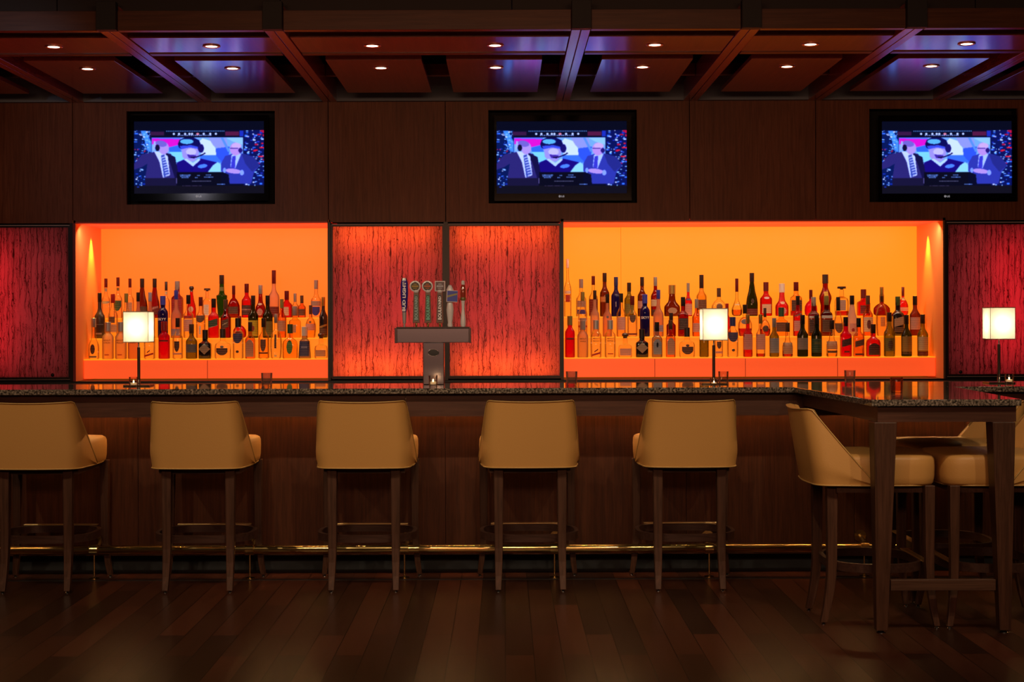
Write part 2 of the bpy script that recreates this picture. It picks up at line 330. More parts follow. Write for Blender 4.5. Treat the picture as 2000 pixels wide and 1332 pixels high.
def text_bm(body, width=None, height=None, rot=0, depth=0, bold=0):
    """flat lettering in the XZ plane, centred on the origin, reading from -Y"""
    cu = bpy.data.curves.new('t', 'FONT'); cu.body = body; cu.size = 1; cu.offset = bold; cu.resolution_u = 2
    o = bpy.data.objects.new('t', cu); COL.objects.link(o)
    me = bpy.data.meshes.new_from_object(o.evaluated_get(bpy.context.evaluated_depsgraph_get()))
    bpy.data.objects.remove(o); bm = bmesh.new(); bm.from_mesh(me); bpy.data.meshes.remove(me)
    xs = [v.co.x for v in bm.verts]; ys = [v.co.y for v in bm.verts]
    w_, h_ = max(xs)-min(xs), max(ys)-min(ys); mx, my = (max(xs)+min(xs))/2, (max(ys)+min(ys))/2
    s = width/w_ if width else height/h_; s2 = height/h_ if height else s
    c, sn = math.cos(rot), math.sin(rot)
    for v in bm.verts:
        x, z = (v.co.x-mx)*s, (v.co.y-my)*s2
        v.co = (x*c-z*sn, 0, x*sn+z*c)
    return bm

# ------------------------------------------------------------------ setting
YW = 11.5            # face of the back wall
XL, XR = -4.9, 4.9
tag(obj('floor', B(-6, 6, -1, 12.6, -.05, 0), M_FLOOR), kind='structure')
tag(obj('ceiling', B(-6, 6, -1, 12.6, 3.62, 3.7), M_CEIL), kind='structure')
ZT, ZB = 3.105, 2.19
seams = [XL-.3, XP(142, YW, 300), XP(641, YW, 300), XP(870, YW, 300), XP(1347, YW, 300), XP(1593, YW, 300), XR+.3]
TVC = [(392, -1), (1099, 0), (1843, 1)]
TVW, TVZ0, TVZ1 = 1.13, 2.33, 3.04
tvx = [XP(c, YW, 308) for c, _ in TVC]
bm = bmesh.new()
for a, b in zip(seams, seams[1:]):
    a += .003; b -= .003; t = [x for x in tvx if a < x < b]
    if t:
        x = t[0]; l, r = x-TVW/2, x+TVW/2
        box(bm, a, l, YW, YW+.03, ZB, ZT); box(bm, l, min(r, b), YW, YW+.03, ZB, TVZ0); box(bm, l, min(r, b), YW, YW+.03, TVZ1, ZT)
        if r < b: box(bm, r, b, YW, YW+.03, ZB, ZT)
    else: box(bm, a, b, YW, YW+.03, ZB, ZT)
tag(obj('wall_back', bm, M_WALL), kind='structure')
bm = bmesh.new(); box(bm, XL-.3, XR+.3, YW+.14, YW+.18, ZB, 3.62)
for x in tvx:
    l, r = x-TVW/2, x+TVW/2
    for q in ((l-.02, l, TVZ0-.02, TVZ1+.02), (r, r+.02, TVZ0-.02, TVZ1+.02), (l, r, TVZ0-.02, TVZ0), (l, r, TVZ1, TVZ1+.02)):
        box(bm, q[0], q[1], YW+.03, YW+.14, q[2], q[3])
tag(obj('wall_core', bm, M_VOID), kind='structure')
tag(obj('trim_11', B(XL-.3, XR+.3, YW-.05, YW+.14, ZT+.001, ZT+.2), mat('blue_grey_paint', (.26, .34, .42), .6)), kind='structure')
tag(obj('trim_1', B(XL-.3, XR+.3, YW+.03, YW+.14, ZT-.03, ZT), M_VOID), kind='structure')
NL = (XP(148, YW, 590), XP(640, YW, 590)); NR = (XP(1101, YW, 590), XP(1842, YW, 590))
YN = 12.23; ZF = .985
bm = bmesh.new()
for a, b in ((seams[0], XP(-96, YW, 590)), (XP(2081, YW, 590), seams[-1])):
    if b > a: box(bm, a, b, YW, YW+.03, ZF+.002, ZB-.003)
tag(obj('wall_back_lower', bm, M_WALL), kind='structure')
# niches: lining, back sheets, top
for k, ((a, b), mm, nm) in enumerate(((NL, M_NICHE_L, 'left'), (NR, M_NICHE_R, 'right'))):
    bm = bmesh.new(); box(bm, a-.02, a, YW, YN+.04, ZF, ZB+.02); box(bm, b, b+.02, YW, YN+.04, ZF, ZB+.02)
    tag(obj('wall_niche_'+nm, bm, M_NSIDE), kind='structure')
    tag(obj('ceiling_niche_'+nm, B(a-.02, b+.02, YW+.03, YN+.04, ZB, ZB+.02), M_NTOP), kind='structure')
    t = empty('backlit_acrylic_wall', ((a+b)/2, YN, ZF), 'glowing orange acrylic back of the %s bottle niche' % nm, 'backlit panel')
    if k == 0: obj('sheet', B(a-(a+b)/2, b-(a+b)/2, 0, .02, 0, ZB-ZF), mm, t)
    else:
        s = XP(1213, YN, 480)-(a+b)/2
        obj('sheet', B(a-(a+b)/2, s-.001, .012, .03, 0, ZB-ZF), M_NICHE_R, t); obj('sheet', B(s+.001, b-(a+b)/2, 0, .02, 0, ZB-ZF), mm, t)
    # thin red lip along the head of the niche
    tag(obj('trim_%d' % (k+2), B(a, b, YW-.004, YW+.01, ZB-.004, ZB+.008), mat('red_lip_'+nm, (.8, .08, .05), .4)), kind='structure')
light('SPOT', 'niche_puck', (NL[0]+.045, 11.93, 2.17), (NL[0]+.0, 11.95, 1.3), 50, (1, .62, .08), .015, spot=math.radians(48), blend=.9)
light('SPOT', 'niche_puck', (NR[1]-.045, 11.9, 2.17), (NR[1], 11.92, 1.3), 42, (1, .62, .08), .015, spot=math.radians(48), blend=.9)
for (a, b), n_ in ((NL, 3), (NR, 5)):
    for i in range(n_):
        x = a+(b-a)*(i+.5)/n_; light('AREA', 'niche_lamp', (x, YW+.08, 2.16), (x, 12.0, 1.35), 2.1, (1, .76, .5), (b-a)/n_*.9, .03)
# posts that divide the wall below the veneer
def post(n, x0, x1, m=M_FRAME, y0=YW-.006, y1=YW+.1): tag(obj('trim_%d' % n, B(x0, x1, y0, y1, ZF, ZB), m), kind='structure')
PX = lambda px: XP(px, YW, 590)
M_REDP = mat('red_post', (.30, .03, .03), .4)  # even red colour for the post beside the left niche
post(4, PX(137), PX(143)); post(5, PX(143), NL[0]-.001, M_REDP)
post(6, PX(640.6), PX(646)); post(7, PX(867), PX(875)); post(8, PX(1096), NR[0]-.001)
post(9, NR[1]+.001, PX(1845.5), wood('side_post', (.22, .10, .05), (.3, .15, .07))); post(10, PX(1845.5), PX(1849))
# back bar ledge and cabinet
t = empty('back_bar', (0, 11.05, 0), 'dark back bar cabinet with granite ledge below the glowing niches', 'cabinet')
obj('ledge', B(XL, XR, 0, 1.2, .94, .97), mat('ledge_stone', (.06, .045, .04), .6, spec=.08), t, bevel=.004); obj('body', B(XL, XR, .06, 1.2, 0, .94), M_BAR, t); obj('plinth', B(XL, XR, .46, 1.2, .97, ZF-.001), M_BLACK, t)

# ------------------------------------------------------------------ red resin panels, lamps behind
def resin(px0, px1, label, lights, knob=None):
    a, b = PX(px0), PX(px1); z0, z1 = ZF+.02, ZB-.02; c = (a+b)/2; hw = (b-a)/2; hz = z1-z0
    t = empty('resin_panel', (c, YW, z0), label, 'backlit panel', 'red resin panels between the niches')
    obj('resin_sheet', B(-hw+.012, hw-.012, 0, .006, .012, hz-.012), M_RESIN, t)
    bm = bmesh.new()
    for q in ((-hw, hw, 0, .012), (-hw, hw, hz-.012, hz), (-hw, -hw+.012, .012, hz-.012), (hw-.012, hw, .012, hz-.012)):
        box(bm, q[0], q[1], -.008, .02, q[2], q[3])
    obj('frame', bm, M_FRAME, t)
    bm = bmesh.new(); box(bm, -hw, hw, .2, .21, 0, hz)
    for q in ((-hw-.004, -hw, 0, hz), (hw, hw+.004, 0, hz), (-hw, hw, -.008, 0), (-hw, hw, hz, hz+.008)): box(bm, q[0], q[1], .021, .21, q[2], q[3])
    obj('light_box', bm, mat('light_box_white', (.75, .70, .70), .7), t)
    if knob is not None:
        bm = bmesh.new(); lathe(bm, [(.0, 0), (.011, .002), (.014, .012), (.009, .022), (0, .026)], 12); bmesh.ops.rotate(bm, matrix=Matrix.Rotation(PI/2, 3, 'X'), verts=bm.verts)
        o = obj('knob', bm, M_BLACK, t, True); o.location = (knob, -.001, .03)
    for kind, pos, sz, pw, colr in lights:
        x = c+pos[0]*hw; z = z0+pos[1]*hz
        l = light('AREA', 'tube_light', (x, YW+pos[2], z), (x, YW, z+pos[3]), pw, colr, sz[0], sz[1])
ORG = (1, .11, .012)
def tubes(k=1): return [('t', (q, .07+j*.87, .12, 0), (.15, .03), (1.9-j*.2)*k, ORG) for q in (-.56, 0, .56) for j in (0, 1)]+[ ('t', (0, .5, .17, 0), (.76, 1.0), 3.7*k, (1, .036, .055))]
resin(647, 867.5, 'red backlit grass-patterned panel directly left of the mullion behind the beer taps', tubes(.97))
resin(875, 1096, 'red backlit grass-patterned panel between the beer taps and the right niche', tubes(1))
resin(-95, 137, 'dim red grass-patterned panel at the far left of the back wall', [('t', (-.35, .5, .17, 0), (.3, .9), 2.6, (1, .022, .03)), ('t', (0, .5, .17, 0), (.8, 1.0), 1.5, (1, .1, .12))], .32)
resin(1849, 2080, 'dim red grass-patterned panel at the far right behind the bar lamp', [('t', (.12, .5, .17, 0), (.3, .9), 2.6, (1, .018, .03)), ('t', (0, .5, .17, 0), (.8, 1.0), 1.6, (1, .1, .12))], -.35)

# ------------------------------------------------------------------ ceiling grid over the bar
y0b = 8.66   # front of the grid
for x in (-4.2, -3.24, -2.27, -1.32, .447, 1.42, 2.365, 3.31, 4.26):
    pass
BX = [(-4.2, 'outermost on the left'), (-3.24, 'reaching the wall left of the left screen'), (-2.27, 'running back to the wall over the left screen'), (-1.32, 'third from the left in view'),
      (.447, 'running back to the wall over the middle screen'), (1.42, 'just right of the middle screen'), (2.365, 'just left of the right screen'), (3.31, 'running back to the wall over the right screen'), (4.26, 'outermost on the right')]
for x, d in BX:
    t = empty('ceiling_beam', (x, y0b, ZT), 'brown grooved ceiling beam '+d, 'beam', 'grooved beams running to the back wall')
    obj('rail', B(-.054, -.003, .02, YW-y0b, 0, .15), M_BEAM, t, bevel=.002); obj('rail', B(.003, .054, .02, YW-y0b, 0, .15), M_BEAM, t, bevel=.002)
    obj('core', B(-.003, .003, .02, YW-y0b, .012, .15), M_BLACK, t)
    obj('end_block', B(-.056, .056, -.04, .02, -.002, .16), mat('end_block', (.014, .016, .018), .6), t, bevel=.002)
bays = [x for x, _ in BX]
fbm = None
for i, (a, b) in enumerate(zip(bays, bays[1:])):
    m_ = (a+b)/2; nm = ['outer left', 'far left', 'second left', 'wide middle', 'first right', 'second right', 'far right', 'outer right'][i]
    t = empty('front_fascia', (m_, y0b, ZT), 'brown wood fascia board across the %s ceiling bay' % nm, 'fascia', 'fascia boards along the front of the grid')
    hw = (b-a)/2-.058
    obj('board', B(-hw, hw, 0, .055, 0, .114), M_BEAMX, t, bevel=.002)
    t = empty('cross_beam', (m_, 9.42, ZT), 'slim cross beam under the %s ceiling bay' % nm, 'beam', 'slim cross beams behind the front fascia')
    obj('batten', B(-hw+.004, hw-.004, 0, .07, 0, .022), M_BEAMX, t, bevel=.002)
    t = empty('upper_joist', (m_, 9.62, 3.24), 'dark joist high above the %s ceiling bay' % nm, 'beam', 'dark joists above the soffit boards')
    obj('joist', B(-hw, hw, 0, .06, 0, .08), M_BEAMX, t); obj('joist', B(-hw, hw, 1.1, 1.16, -.06, .02), M_BEAMX, t)
# boards and downlights
M_BULK = mat('bulkhead', (.016, .012, .011), .6)
bm = bmesh.new()
xs = [XL, -3.9, -2.6, -1.3, 0.05, 1.4, 2.75, 4.1, XR]
for a, b in zip(xs, xs[1:]): box(bm, a+.003, b-.003, 8.80, 8.83, 3.24, 3.62)
tag(obj('wall_bulkhead', bm, M_BULK), kind='structure')
R1 = [(-3.73, None), (-2.755, 105), (-1.795, 413), (-.817, 727), (-.057, 967), (.93, 1279), (1.89, 1583), (2.86, 1888), (3.80, None)]
ORD = ['outermost left', 'leftmost', 'second from the left', 'third from the left', 'middle', 'third from the right', 'second from the right', 'rightmost', 'outermost right']
ZP_ = ZT+.006
for row, (ya, yb, yl, rn) in enumerate(((8.92, 9.415, 9.18, 'front'), (9.70, 11.07, 9.98, 'rear'))):
    for i, (x, px) in enumerate(R1):
        if row == 0:
            if i == 4: continue
            if i == 3: xa, xb = -1.32+.06, .447-.06; xc = (xa+xb)/2
            else:
                xc = x; k = [-1, 0, 1, None, None, 4, 5, 6, 7][i]; kk = i if i < 3 else i-1
                xa, xb = bays[kk]+.06, bays[kk+1]-.06; xc = (xa+xb)/2
        else:
            hw = .292 if i not in (3, 4) else .308; xc = [-3.77, -2.79, -1.82, -.835, -.06, .925, 1.885, 2.83, 3.8][i]; xa, xb = xc-hw, xc+hw
        obj_t = empty('soffit_board', (xc, ya, ZP_), 'reddish brown soffit board of the %s row, %s' % (rn, ORD[i] if not (row == 0 and i == 3) else 'the wide middle one'), 'ceiling board', 'soffit boards of the %s row' % rn)
        obj('board', B(xa-xc, xb-xc, 0, yb-ya, 0, .030), M_CPANEL, obj_t, bevel=.0015)
    for i, (x, px) in enumerate(R1):
        if px is None: continue
        x = XP(px if row == 0 else [171, 454, 744, 968, 1255, 1537, 1819][i-1], yl, 88 if row == 0 else 130)
        if 0: x = [-2.786, -1.811, -.817, -.057, .93, 1.89, 2.86][i-1] if row == 0 else [-2.80, -1.83, -.83, -.06, .93, 1.90, 2.87][i-1]
        t = empty('downlight', (x, yl, ZP_), 'small round downlight in the %s row of soffit boards, %s' % (rn, ORD[i]), 'light', 'recessed downlights')
        bm = bmesh.new(); lathe(bm, [(.036, -.001), (.052, -.001), (.054, -.004), (.050, -.007), (.036, -.005), (.036, -.001)], 28, capends=False); obj('trim_ring', bm, M_COP, t, True)
        bm = bmesh.new(); lathe(bm, [(0, -.0055), (.036, -.0035)], 24, capends=False); obj('lens', bm, M_LENS, t, 'keep')
        light('SPOT', 'downlight_beam', (x, yl, ZP_-.02), (x, yl+.25, 0), 3.2, (1, .8, .55), .03, spot=math.radians(75), blend=.8)

# ------------------------------------------------------------------ televisions
def picture():
    W, Hh = 300, 171; x0, x1, y0, y1 = 245, 1740, 200, 1055
    X, Y = np.meshgrid(x0+(np.arange(W)+.5)*(x1-x0)/W, y0+(np.arange(Hh)+.5)*(y1-y0)/Hh)
    im = np.zeros((Hh, W, 3)); im[:] = (6, 7, 16)
    def poly(pts, c, a=1):
        ins = np.zeros(X.shape, bool); n = len(pts)
        for i in range(n):
            (xa, ya), (xb, yb) = pts[i], pts[(i+1) % n]
            if ya == yb: continue
            ins ^= ((ya > Y) != (yb > Y)) & (X < (xb-xa)*(Y-ya)/(yb-ya)+xa)
        im[ins] = im[ins]*(1-a)+np.array(c)*a
    def ell(cx, cy, rx, ry, c, a=1, ang=0):
        u = (X-cx)*math.cos(ang)+(Y-cy)*math.sin(ang); v = -(X-cx)*math.sin(ang)+(Y-cy)*math.cos(ang)
        k = (u/rx)**2+(v/ry)**2 < 1; im[k] = im[k]*(1-a)+np.array(c)*a
    def rect(a, b, c, d, col, al=1): poly([(a, c), (b, c), (b, d), (a, d)], col, al)
    rect(245, 1740, 200, 300, (10, 12, 26)); rect(245, 1740, 300, 960, (10, 12, 34)); rect(245, 1740, 960, 1055, (20, 18, 26))
    rect(245, 440, 305, 960, (10, 26, 78)); rect(1500, 1740, 305, 960, (12, 20, 80))
    poly([(320, 310), (380, 310), (440, 440), (440, 565), (395, 540), (365, 420)], (70, 150, 255))
    def dashes(n, a, b, c, d, cols, wmin=8, wmax=34, h=6):
        for _ in range(n):
            x = rng.uniform(a, b); y = rng.uniform(c, d); ww = rng.uniform(wmin, wmax); col = cols[rng.integers(len(cols))]
            rect(x, x+ww, y-h, y+h, col)
    dashes(70, 245, 400, 310, 980, [(60, 130, 255), (150, 210, 255), (30, 60, 200), (220, 240, 255)])
    dashes(30, 330, 430, 320, 560, [(120, 200, 255), (40, 90, 220)], 5, 14)
    dashes(120, 1505, 1730, 310, 960, [(60, 130, 255), (150, 220, 255), (40, 60, 210), (220, 240, 255), (120, 180, 255)])
    dashes(14, 1600, 1730, 310, 700, [(255, 30, 50), (200, 20, 60)], 20, 60, 9); dashes(6, 250, 400, 520, 700, [(255, 40, 70)], 6, 16)
    rect(430, 590, 318, 365, (60, 25, 60)); rect(1290, 1450, 318, 370, (90, 25, 60)); rect(1455, 1500, 310, 380, (30, 50, 170))
    for k in range(34): rect(612+k*20, 624+k*20, 308, 318, (110, 190, 255))
    for x in (700, 760, 830, 880, 910, 1045, 1120, 1185): ell(x, 348, 13, 13, (210, 235, 255))
    ell(975, 348, 18, 12, (240, 140, 150))
    for k in range(18): rect(745+k*22, 758+k*22, 360, 370, (170, 200, 255))
    # the large studio picture
    rect(443, 1498, 388, 800, (120, 180, 250)); rect(443, 780, 388, 415, (90, 130, 245))
    poly([(450, 400), (775, 410), (745, 480), (640, 505), (450, 470)], (235, 20, 190)); poly([(640, 510), (760, 480), (790, 560), (650, 560)], (50, 110, 240))
    poly([(650, 560), (800, 560), (820, 650), (735, 690), (660, 600)], (130, 225, 245)); poly([(1030, 400), (1120, 430), (1210, 560), (1150, 640), (1020, 640), (990, 440)], (215, 240, 255))
    poly([(1100, 395), (1300, 395), (1330, 520), (1240, 560), (1150, 480)], (150, 160, 245)); poly([(1180, 520), (1340, 500), (1330, 640), (1230, 690), (1190, 620)], (50, 90, 230)); poly([(1300, 395), (1498, 395), (1498, 480), (1380, 440)], (150, 210, 250))
    poly([(1000, 600), (1180, 600), (1260, 690), (1000, 690)], (60, 120, 235)); poly([(1240, 395), (1270, 395), (1350, 560), (1320, 560)], (90, 150, 245))
    poly([(785, 500), (985, 510), (990, 590), (940, 670), (860, 685), (800, 620)], (165, 155, 240)); ell(900, 560, 60, 40, (205, 200, 255)); poly([(850, 590), (960, 600), (940, 640), (870, 632)], (70, 45, 150))
    poly([(735, 685), (830, 645), (920, 725), (1010, 640), (1210, 690), (1090, 800), (735, 800)], (26, 12, 112)); poly([(815, 650), (845, 640), (920, 690), (985, 640), (1005, 655), (920, 735)], (190, 225, 250))
    poly([(1090, 800), (1150, 720), (1205, 680), (1242, 720), (1242, 800)], (150, 230, 240)); ell(1030, 730, 56, 22, (80, 140, 245), 1, -.15)
    poly([(745, 470), (765, 420), (820, 392), (930, 390), (990, 420), (1020, 495), (1000, 520), (900, 500), (790, 530), (760, 510)], (14, 14, 78)); poly([(765, 490), (900, 480), (1000, 505), (985, 525), (880, 508), (785, 530)], (60, 80, 210))
    ell(850, 438, 76, 30, (95, 190, 225)); ell(1012, 520, 34, 52, (26, 18, 96)); 
    for k in range(14): ell(900+k*12, 628-k*k*.30, 9, 8, (20, 12, 60))
    # left presenter
    poly([(470, 560), (500, 440), (470, 430), (460, 520)], (170, 190, 250)); poly([(245, 700), (330, 590), (470, 560), (660, 580), (715, 640), (760, 860), (720, 900), (690, 870), (370, 870), (395, 700), (330, 740), (245, 770)], (46, 40, 104)); poly([(600, 570), (715, 620), (760, 860), (720, 900), (660, 700)], (22, 18, 62))
    poly([(475, 555), (570, 560), (630, 610), (655, 835), (575, 868), (535, 680)], (205, 225, 255)); poly([(553, 600), (592, 590), (650, 830), (585, 862), (565, 700)], (60, 80, 165))
    for k in range(8): poly([(560+k*6, 625+k*30), (605+k*6, 612+k*30), (607+k*6, 622+k*30), (562+k*6, 636+k*30)], (200, 215, 250))
    ell(585, 515, 58, 74, (185, 155, 230)); ell(555, 462, 66, 36, (120, 105, 190), 1, .2); ell(512, 512, 26, 40, (18, 14, 50)); ell(738, 900, 28, 36, (165, 150, 220), 1, .5)
    # right presenter
    poly([(1240, 700), (1290, 610), (1370, 585), (1480, 580), (1620, 620), (1690, 720), (1620, 810), (1590, 940), (1340, 940), (1330, 830), (1240, 790)], (48, 58, 158)); poly([(1480, 585), (1620, 620), (1690, 720), (1600, 800), (1520, 700)], (38, 44, 125))
    poly([(1365, 595), (1475, 585), (1405, 760), (1350, 740)], (180, 210, 255)); poly([(1372, 615), (1412, 608), (1402, 765), (1356, 740)], (60, 60, 190))
    ell(1410, 528, 64, 76, (195, 150, 225)); ell(1420, 490, 55, 34, (215, 180, 240)); rect(1345, 1440, 515, 523, (60, 40, 120)); ell(1466, 545, 24, 32, (40, 25, 110)); ell(1385, 790, 95, 28, (190, 155, 225), 1, .12); ell(1482, 808, 24, 32, (140, 170, 250)); ell(1282, 780, 18, 30, (130, 165, 250))
    # lower third of small print
    rect(370, 730, 868, 960, (26, 22, 50)); rect(735, 1240, 800, 960, (12, 12, 26))
    for (a, b, y) in ((768, 900, 833), (775, 890, 851), (790, 878, 867), (968, 1005, 838), (1035, 1045, 833), (1065, 1140, 835), (945, 990, 865), (1045, 1160, 862), (1195, 1300, 945)):
        for k in range(int((b-a)/16)): rect(a+k*16, a+k*16+12, y-5, y+5, (110, 160, 235))
    for k in range(14): rect(908+k*16, 919+k*16, 903, 911, (190, 190, 220))
    for k in range(14): rect(800+k*16, 809+k*16, 958, 963, (110, 90, 130))
    # soft focus
    for _ in range(2):
        p = np.pad(im, ((1, 1), (1, 1), (0, 0)), 'edge'); im = (p[1:-1, 1:-1]*2+p[:-2, 1:-1]+p[2:, 1:-1]+p[1:-1, :-2]+p[1:-1, 2:])/6
    c = im/255; c = np.where(c <= .04045, c/12.92, ((c+.055)/1.055)**2.4)*np.array([.76, .78, 1.2])
    return c, W, Hh
PIC, PW, PH = picture()
SW, SH_ = 254/256.5, 141/256.5
vx = (np.arange(PW+1)/PW-.5)*SW; vz = (.5-np.arange(PH+1)/PH)*SH_
gx, gz = np.meshgrid(vx, vz); verts = np.stack([gx, np.zeros_like(gx), gz], -1).reshape(-1, 3)
ii, jj = np.meshgrid(np.arange(PH), np.arange(PW), indexing='ij'); a = (ii*(PW+1)+jj).ravel()
faces = np.stack([a+PW+1, a+PW+2, a+1, a], -1)
PICM = bpy.data.meshes.new('picture'); PICM.from_pydata(verts.tolist(), [], faces.tolist())
ca = PICM.color_attributes.new('Col', 'FLOAT_COLOR', 'CORNER')
cl = np.ones((PH*PW, 4, 4), np.float32); cl[:, :, :3] = PIC.reshape(-1, 1, 3); ca.data.foreach_set('color', cl.ravel()); PICM.materials.append(M_PIC)
for i, (c, _) in enumerate(TVC):
    x = tvx[i]; sc = [389, 1097, 1849][i]; xs_ = XP(sc, YW, 308)-x; zc = ZP(307.5, YW, c); hz = (TVZ1-TVZ0)/2; zm = (TVZ0+TVZ1)/2
    t = empty('television', (x, YW, zm), ['wall-mounted flat television with black frame above the left niche', 'middle of the three wall-mounted flat televisions', 'flat television set in the wall at the far right'][i], 'television', 'televisions recessed in the wood wall')
    d = zc-zm
    bm = bmesh.new(); w2, h2 = SW/2, SH_/2
    L_, R_, T_, Bt = xs_-w2-.018, xs_+w2+.035, d+h2+.045, d-h2-.055
    for q in ((L_, R_, d+h2, T_), (L_, R_, Bt, d-h2), (L_, xs_-w2, d-h2, d+h2), (xs_+w2, R_, d-h2, d+h2)): box(bm, q[0], q[1], -.012, .03, q[2], q[3])
    obj('bezel', bm, M_TV, t)
    obj('back_cover', B(L_+.02, R_-.02, .03, .1, Bt+.02, T_-.02), M_BLACK, t, bevel=.01)
    o = bpy.data.objects.new('screen', PICM); link(o, t); o.location = (xs_, .004, d)
    obj('screen_backing', B(xs_-w2, xs_+w2, .006, .03, d-h2, d+h2), M_SCR, t)
    bm = text_bm('LG', height=.014, bold=.02); o = obj('lettering', bm, mat('brightened_logo_print', (.5, .5, .52), .5, emit=(.6, .6, .68), es=.5), t); o.location = (xs_+.008, -.0135, d-h2-.022)  # emission added to brighten the logo letters, which are unlit print
    bm = bmesh.new(); lathe(bm, [(0, 0), (.009, 0), (.009, .001), (0, .001)], 16, capends=False); bmesh.ops.rotate(bm, matrix=Matrix.Rotation(PI/2, 3, 'X'), verts=bm.verts)
    o = obj('logo_disc', bm, mat('logo_grey', (.35, .33, .35), .5, emit=(.5, .5, .55), es=.35), t); o.location = (xs_-.016, -.0125, d-h2-.022)  # logo disc brightened by added emission as well
    bm = bmesh.new(); tube(bm, [(-.1, .05, Bt), (-.05, .04, Bt-.02), (.05, .04, Bt-.024), (.14, .05, Bt-.012), (.2, .05, Bt)], .004, 6); o = obj('cable', bm, M_BLACK, t, True)

# ------------------------------------------------------------------ stepped shelves
TZ = [1.148, 1.307, 1.467]; TY = [11.70, 11.87, 12.04]
for (a, b), nm in ((NL, 'left'), (NR, 'right')):
    c = (a+b)/2; t = empty('bottle_shelf', (c, TY[0], ZF), 'three-step glowing acrylic bottle shelf in the %s niche' % nm, 'shelf', 'stepped shelves')
    a2, b2 = a-c+.004, b-c-.004; ye = YN-TY[0]-.004
    for k in range(3):
        y_ = TY[k]-TY[0]; y2 = TY[k+1]-TY[0] if k < 2 else ye
        z_ = TZ[k]-ZF; zb = .012
        s = obj('step', B(a2, b2, y_+.004, y2+.004 if k < 2 else ye, zb, z_-.008), M_STEP if k == 0 else M_STEP2, t)
        obj('tread', B(a2, b2, y_-.004, y2, z_-.008, z_), M_STEPT, s)
        if k == 0:
            bm = bmesh.new()
            for px in ((405,) if nm == 'left' else (1279, 1456, 1636)):
                xx = XP(px, TY[0], 720)-c; box(bm, xx-.002, xx+.002, y_+.002, y_+.0045, zb, z_-.01)
            obj('seam', bm, mat('seam_'+nm, (.5, .04, .02), .5), s)

# ------------------------------------------------------------------ bottles
SHP = {
 'std': (2, [(.90, 0), (1, .02), (1, .58), (.95, .63), (.70, .69), (.38, .75), (.31, .80), (.29, 1)]),
 'ab': (2, [(.92, 0), (1, .02), (1, .66), (.95, .73), (.68, .79), (.38, .83), (.35, .87), (.38, .88), (.36, 1)]),
 'long': (2, [(.92, 0), (1, .02), (1, .50), (.94, .57), (.66, .63), (.36, .68), (.27, .76), (.26, 1)]),
 'sq': (5, [(.95, 0), (1, .02), (1, .60), (.92, .66), (.48, .71), (.32, .76), (.30, 1)]),
 'cone': (2, [(.94, 0), (1, .03), (1, .34), (.88, .48), (.58, .66), (.36, .80), (.28, .9), (.27, 1)]),
 'squat': (4, [(.94, 0), (1, .03), (1, .50), (.90, .61), (.55, .68), (.27, .73), (.25, 1)]),
 'flask': (2, [(.72, 0), (.95, .08), (1, .28), (.95, .46), (.72, .60), (.40, .68), (.20, .74), (.18, 1)]),
 'snif': (2, [(.60, 0), (.92, .05), (1, .16), (.97, .26), (.70, .38), (.34, .50), (.22, .60), (.20, 1)]),
 'hour': (2, [(.86, 0), (.80, .10), (.76, .30), (1, .48), (.96, .56), (.70, .66), (.40, .74), (.33, .80), (.33, 1)]),
 'trap': (4, [(.97, 0), (1, .02), (.80, .66), (.66, .71), (.36, .74), (.33, 1)]),
 'tap': (2, [(.66, 0), (.72, .04), (1, .56), (.98, .60), (.46, .63), (.38, .68), (.30, 1)]),
 'deco': (4, [(.90, 0), (1, .04), (1, .56), (.86, .66), (.38, .71), (.26, .74), (.24, 1)]),
 'bell': (2, [(.92, 0), (1, .03), (1, .34), (.96, .40), (.52, .56), (.34, .66), (.30, .8), (.30, 1)]),
 'oval': (2, [(.75, 0), (.88, .04), (1, .32), (.97, .48), (.78, .62), (.44, .70), (.24, .74), (.22, 1)]),
}
def at(prof, z):
    for (r0, z0), (r1, z1) in zip(prof, prof[1:]):
        if z0 <= z <= z1: return r0+(r1-r0)*(z-z0)/max(1e-6, z1-z0)
    return prof[-1][0]
def on_surface(x, z, prof, n, dy, off):
    r = at(prof, z); k = max(0, 1-min(1, abs(x)/r)**n)**(1/n)
    return -(r*k*dy+off)
def patch(prof, n, dy, x0, x1, lo, hi, nu=10, nv=5, off=.0012):
    bm = bmesh.new(); g = []
    for i in range(nu+1):
        u = i/nu; x = x0+(x1-x0)*u; a, b = lo(u), hi(u); g.append([])
        for j in range(nv+1):
            z = a+(b-a)*j/nv; g[-1].append(bm.verts.new((x, on_surface(x, z, prof, n, dy, off), z)))
    for i in range(nu):
        for j in range(nv):
            try: bm.faces.new((g[i][j], g[i+1][j], g[i+1][j+1], g[i][j+1]))
            except ValueError: pass
    return bm
WORDS = ['first', 'second', 'third', 'fourth', 'fifth', 'sixth', 'seventh', 'eighth', 'ninth', 'tenth', 'eleventh', 'twelfth', 'thirteenth', 'fourteenth', 'fifteenth', 'sixteenth', 'seventeenth', 'eighteenth', 'nineteenth', 'twentieth', 'twenty-first', 'twenty-second', 'twenty-third', 'twenty-fourth', 'twenty-fifth', 'twenty-sixth']
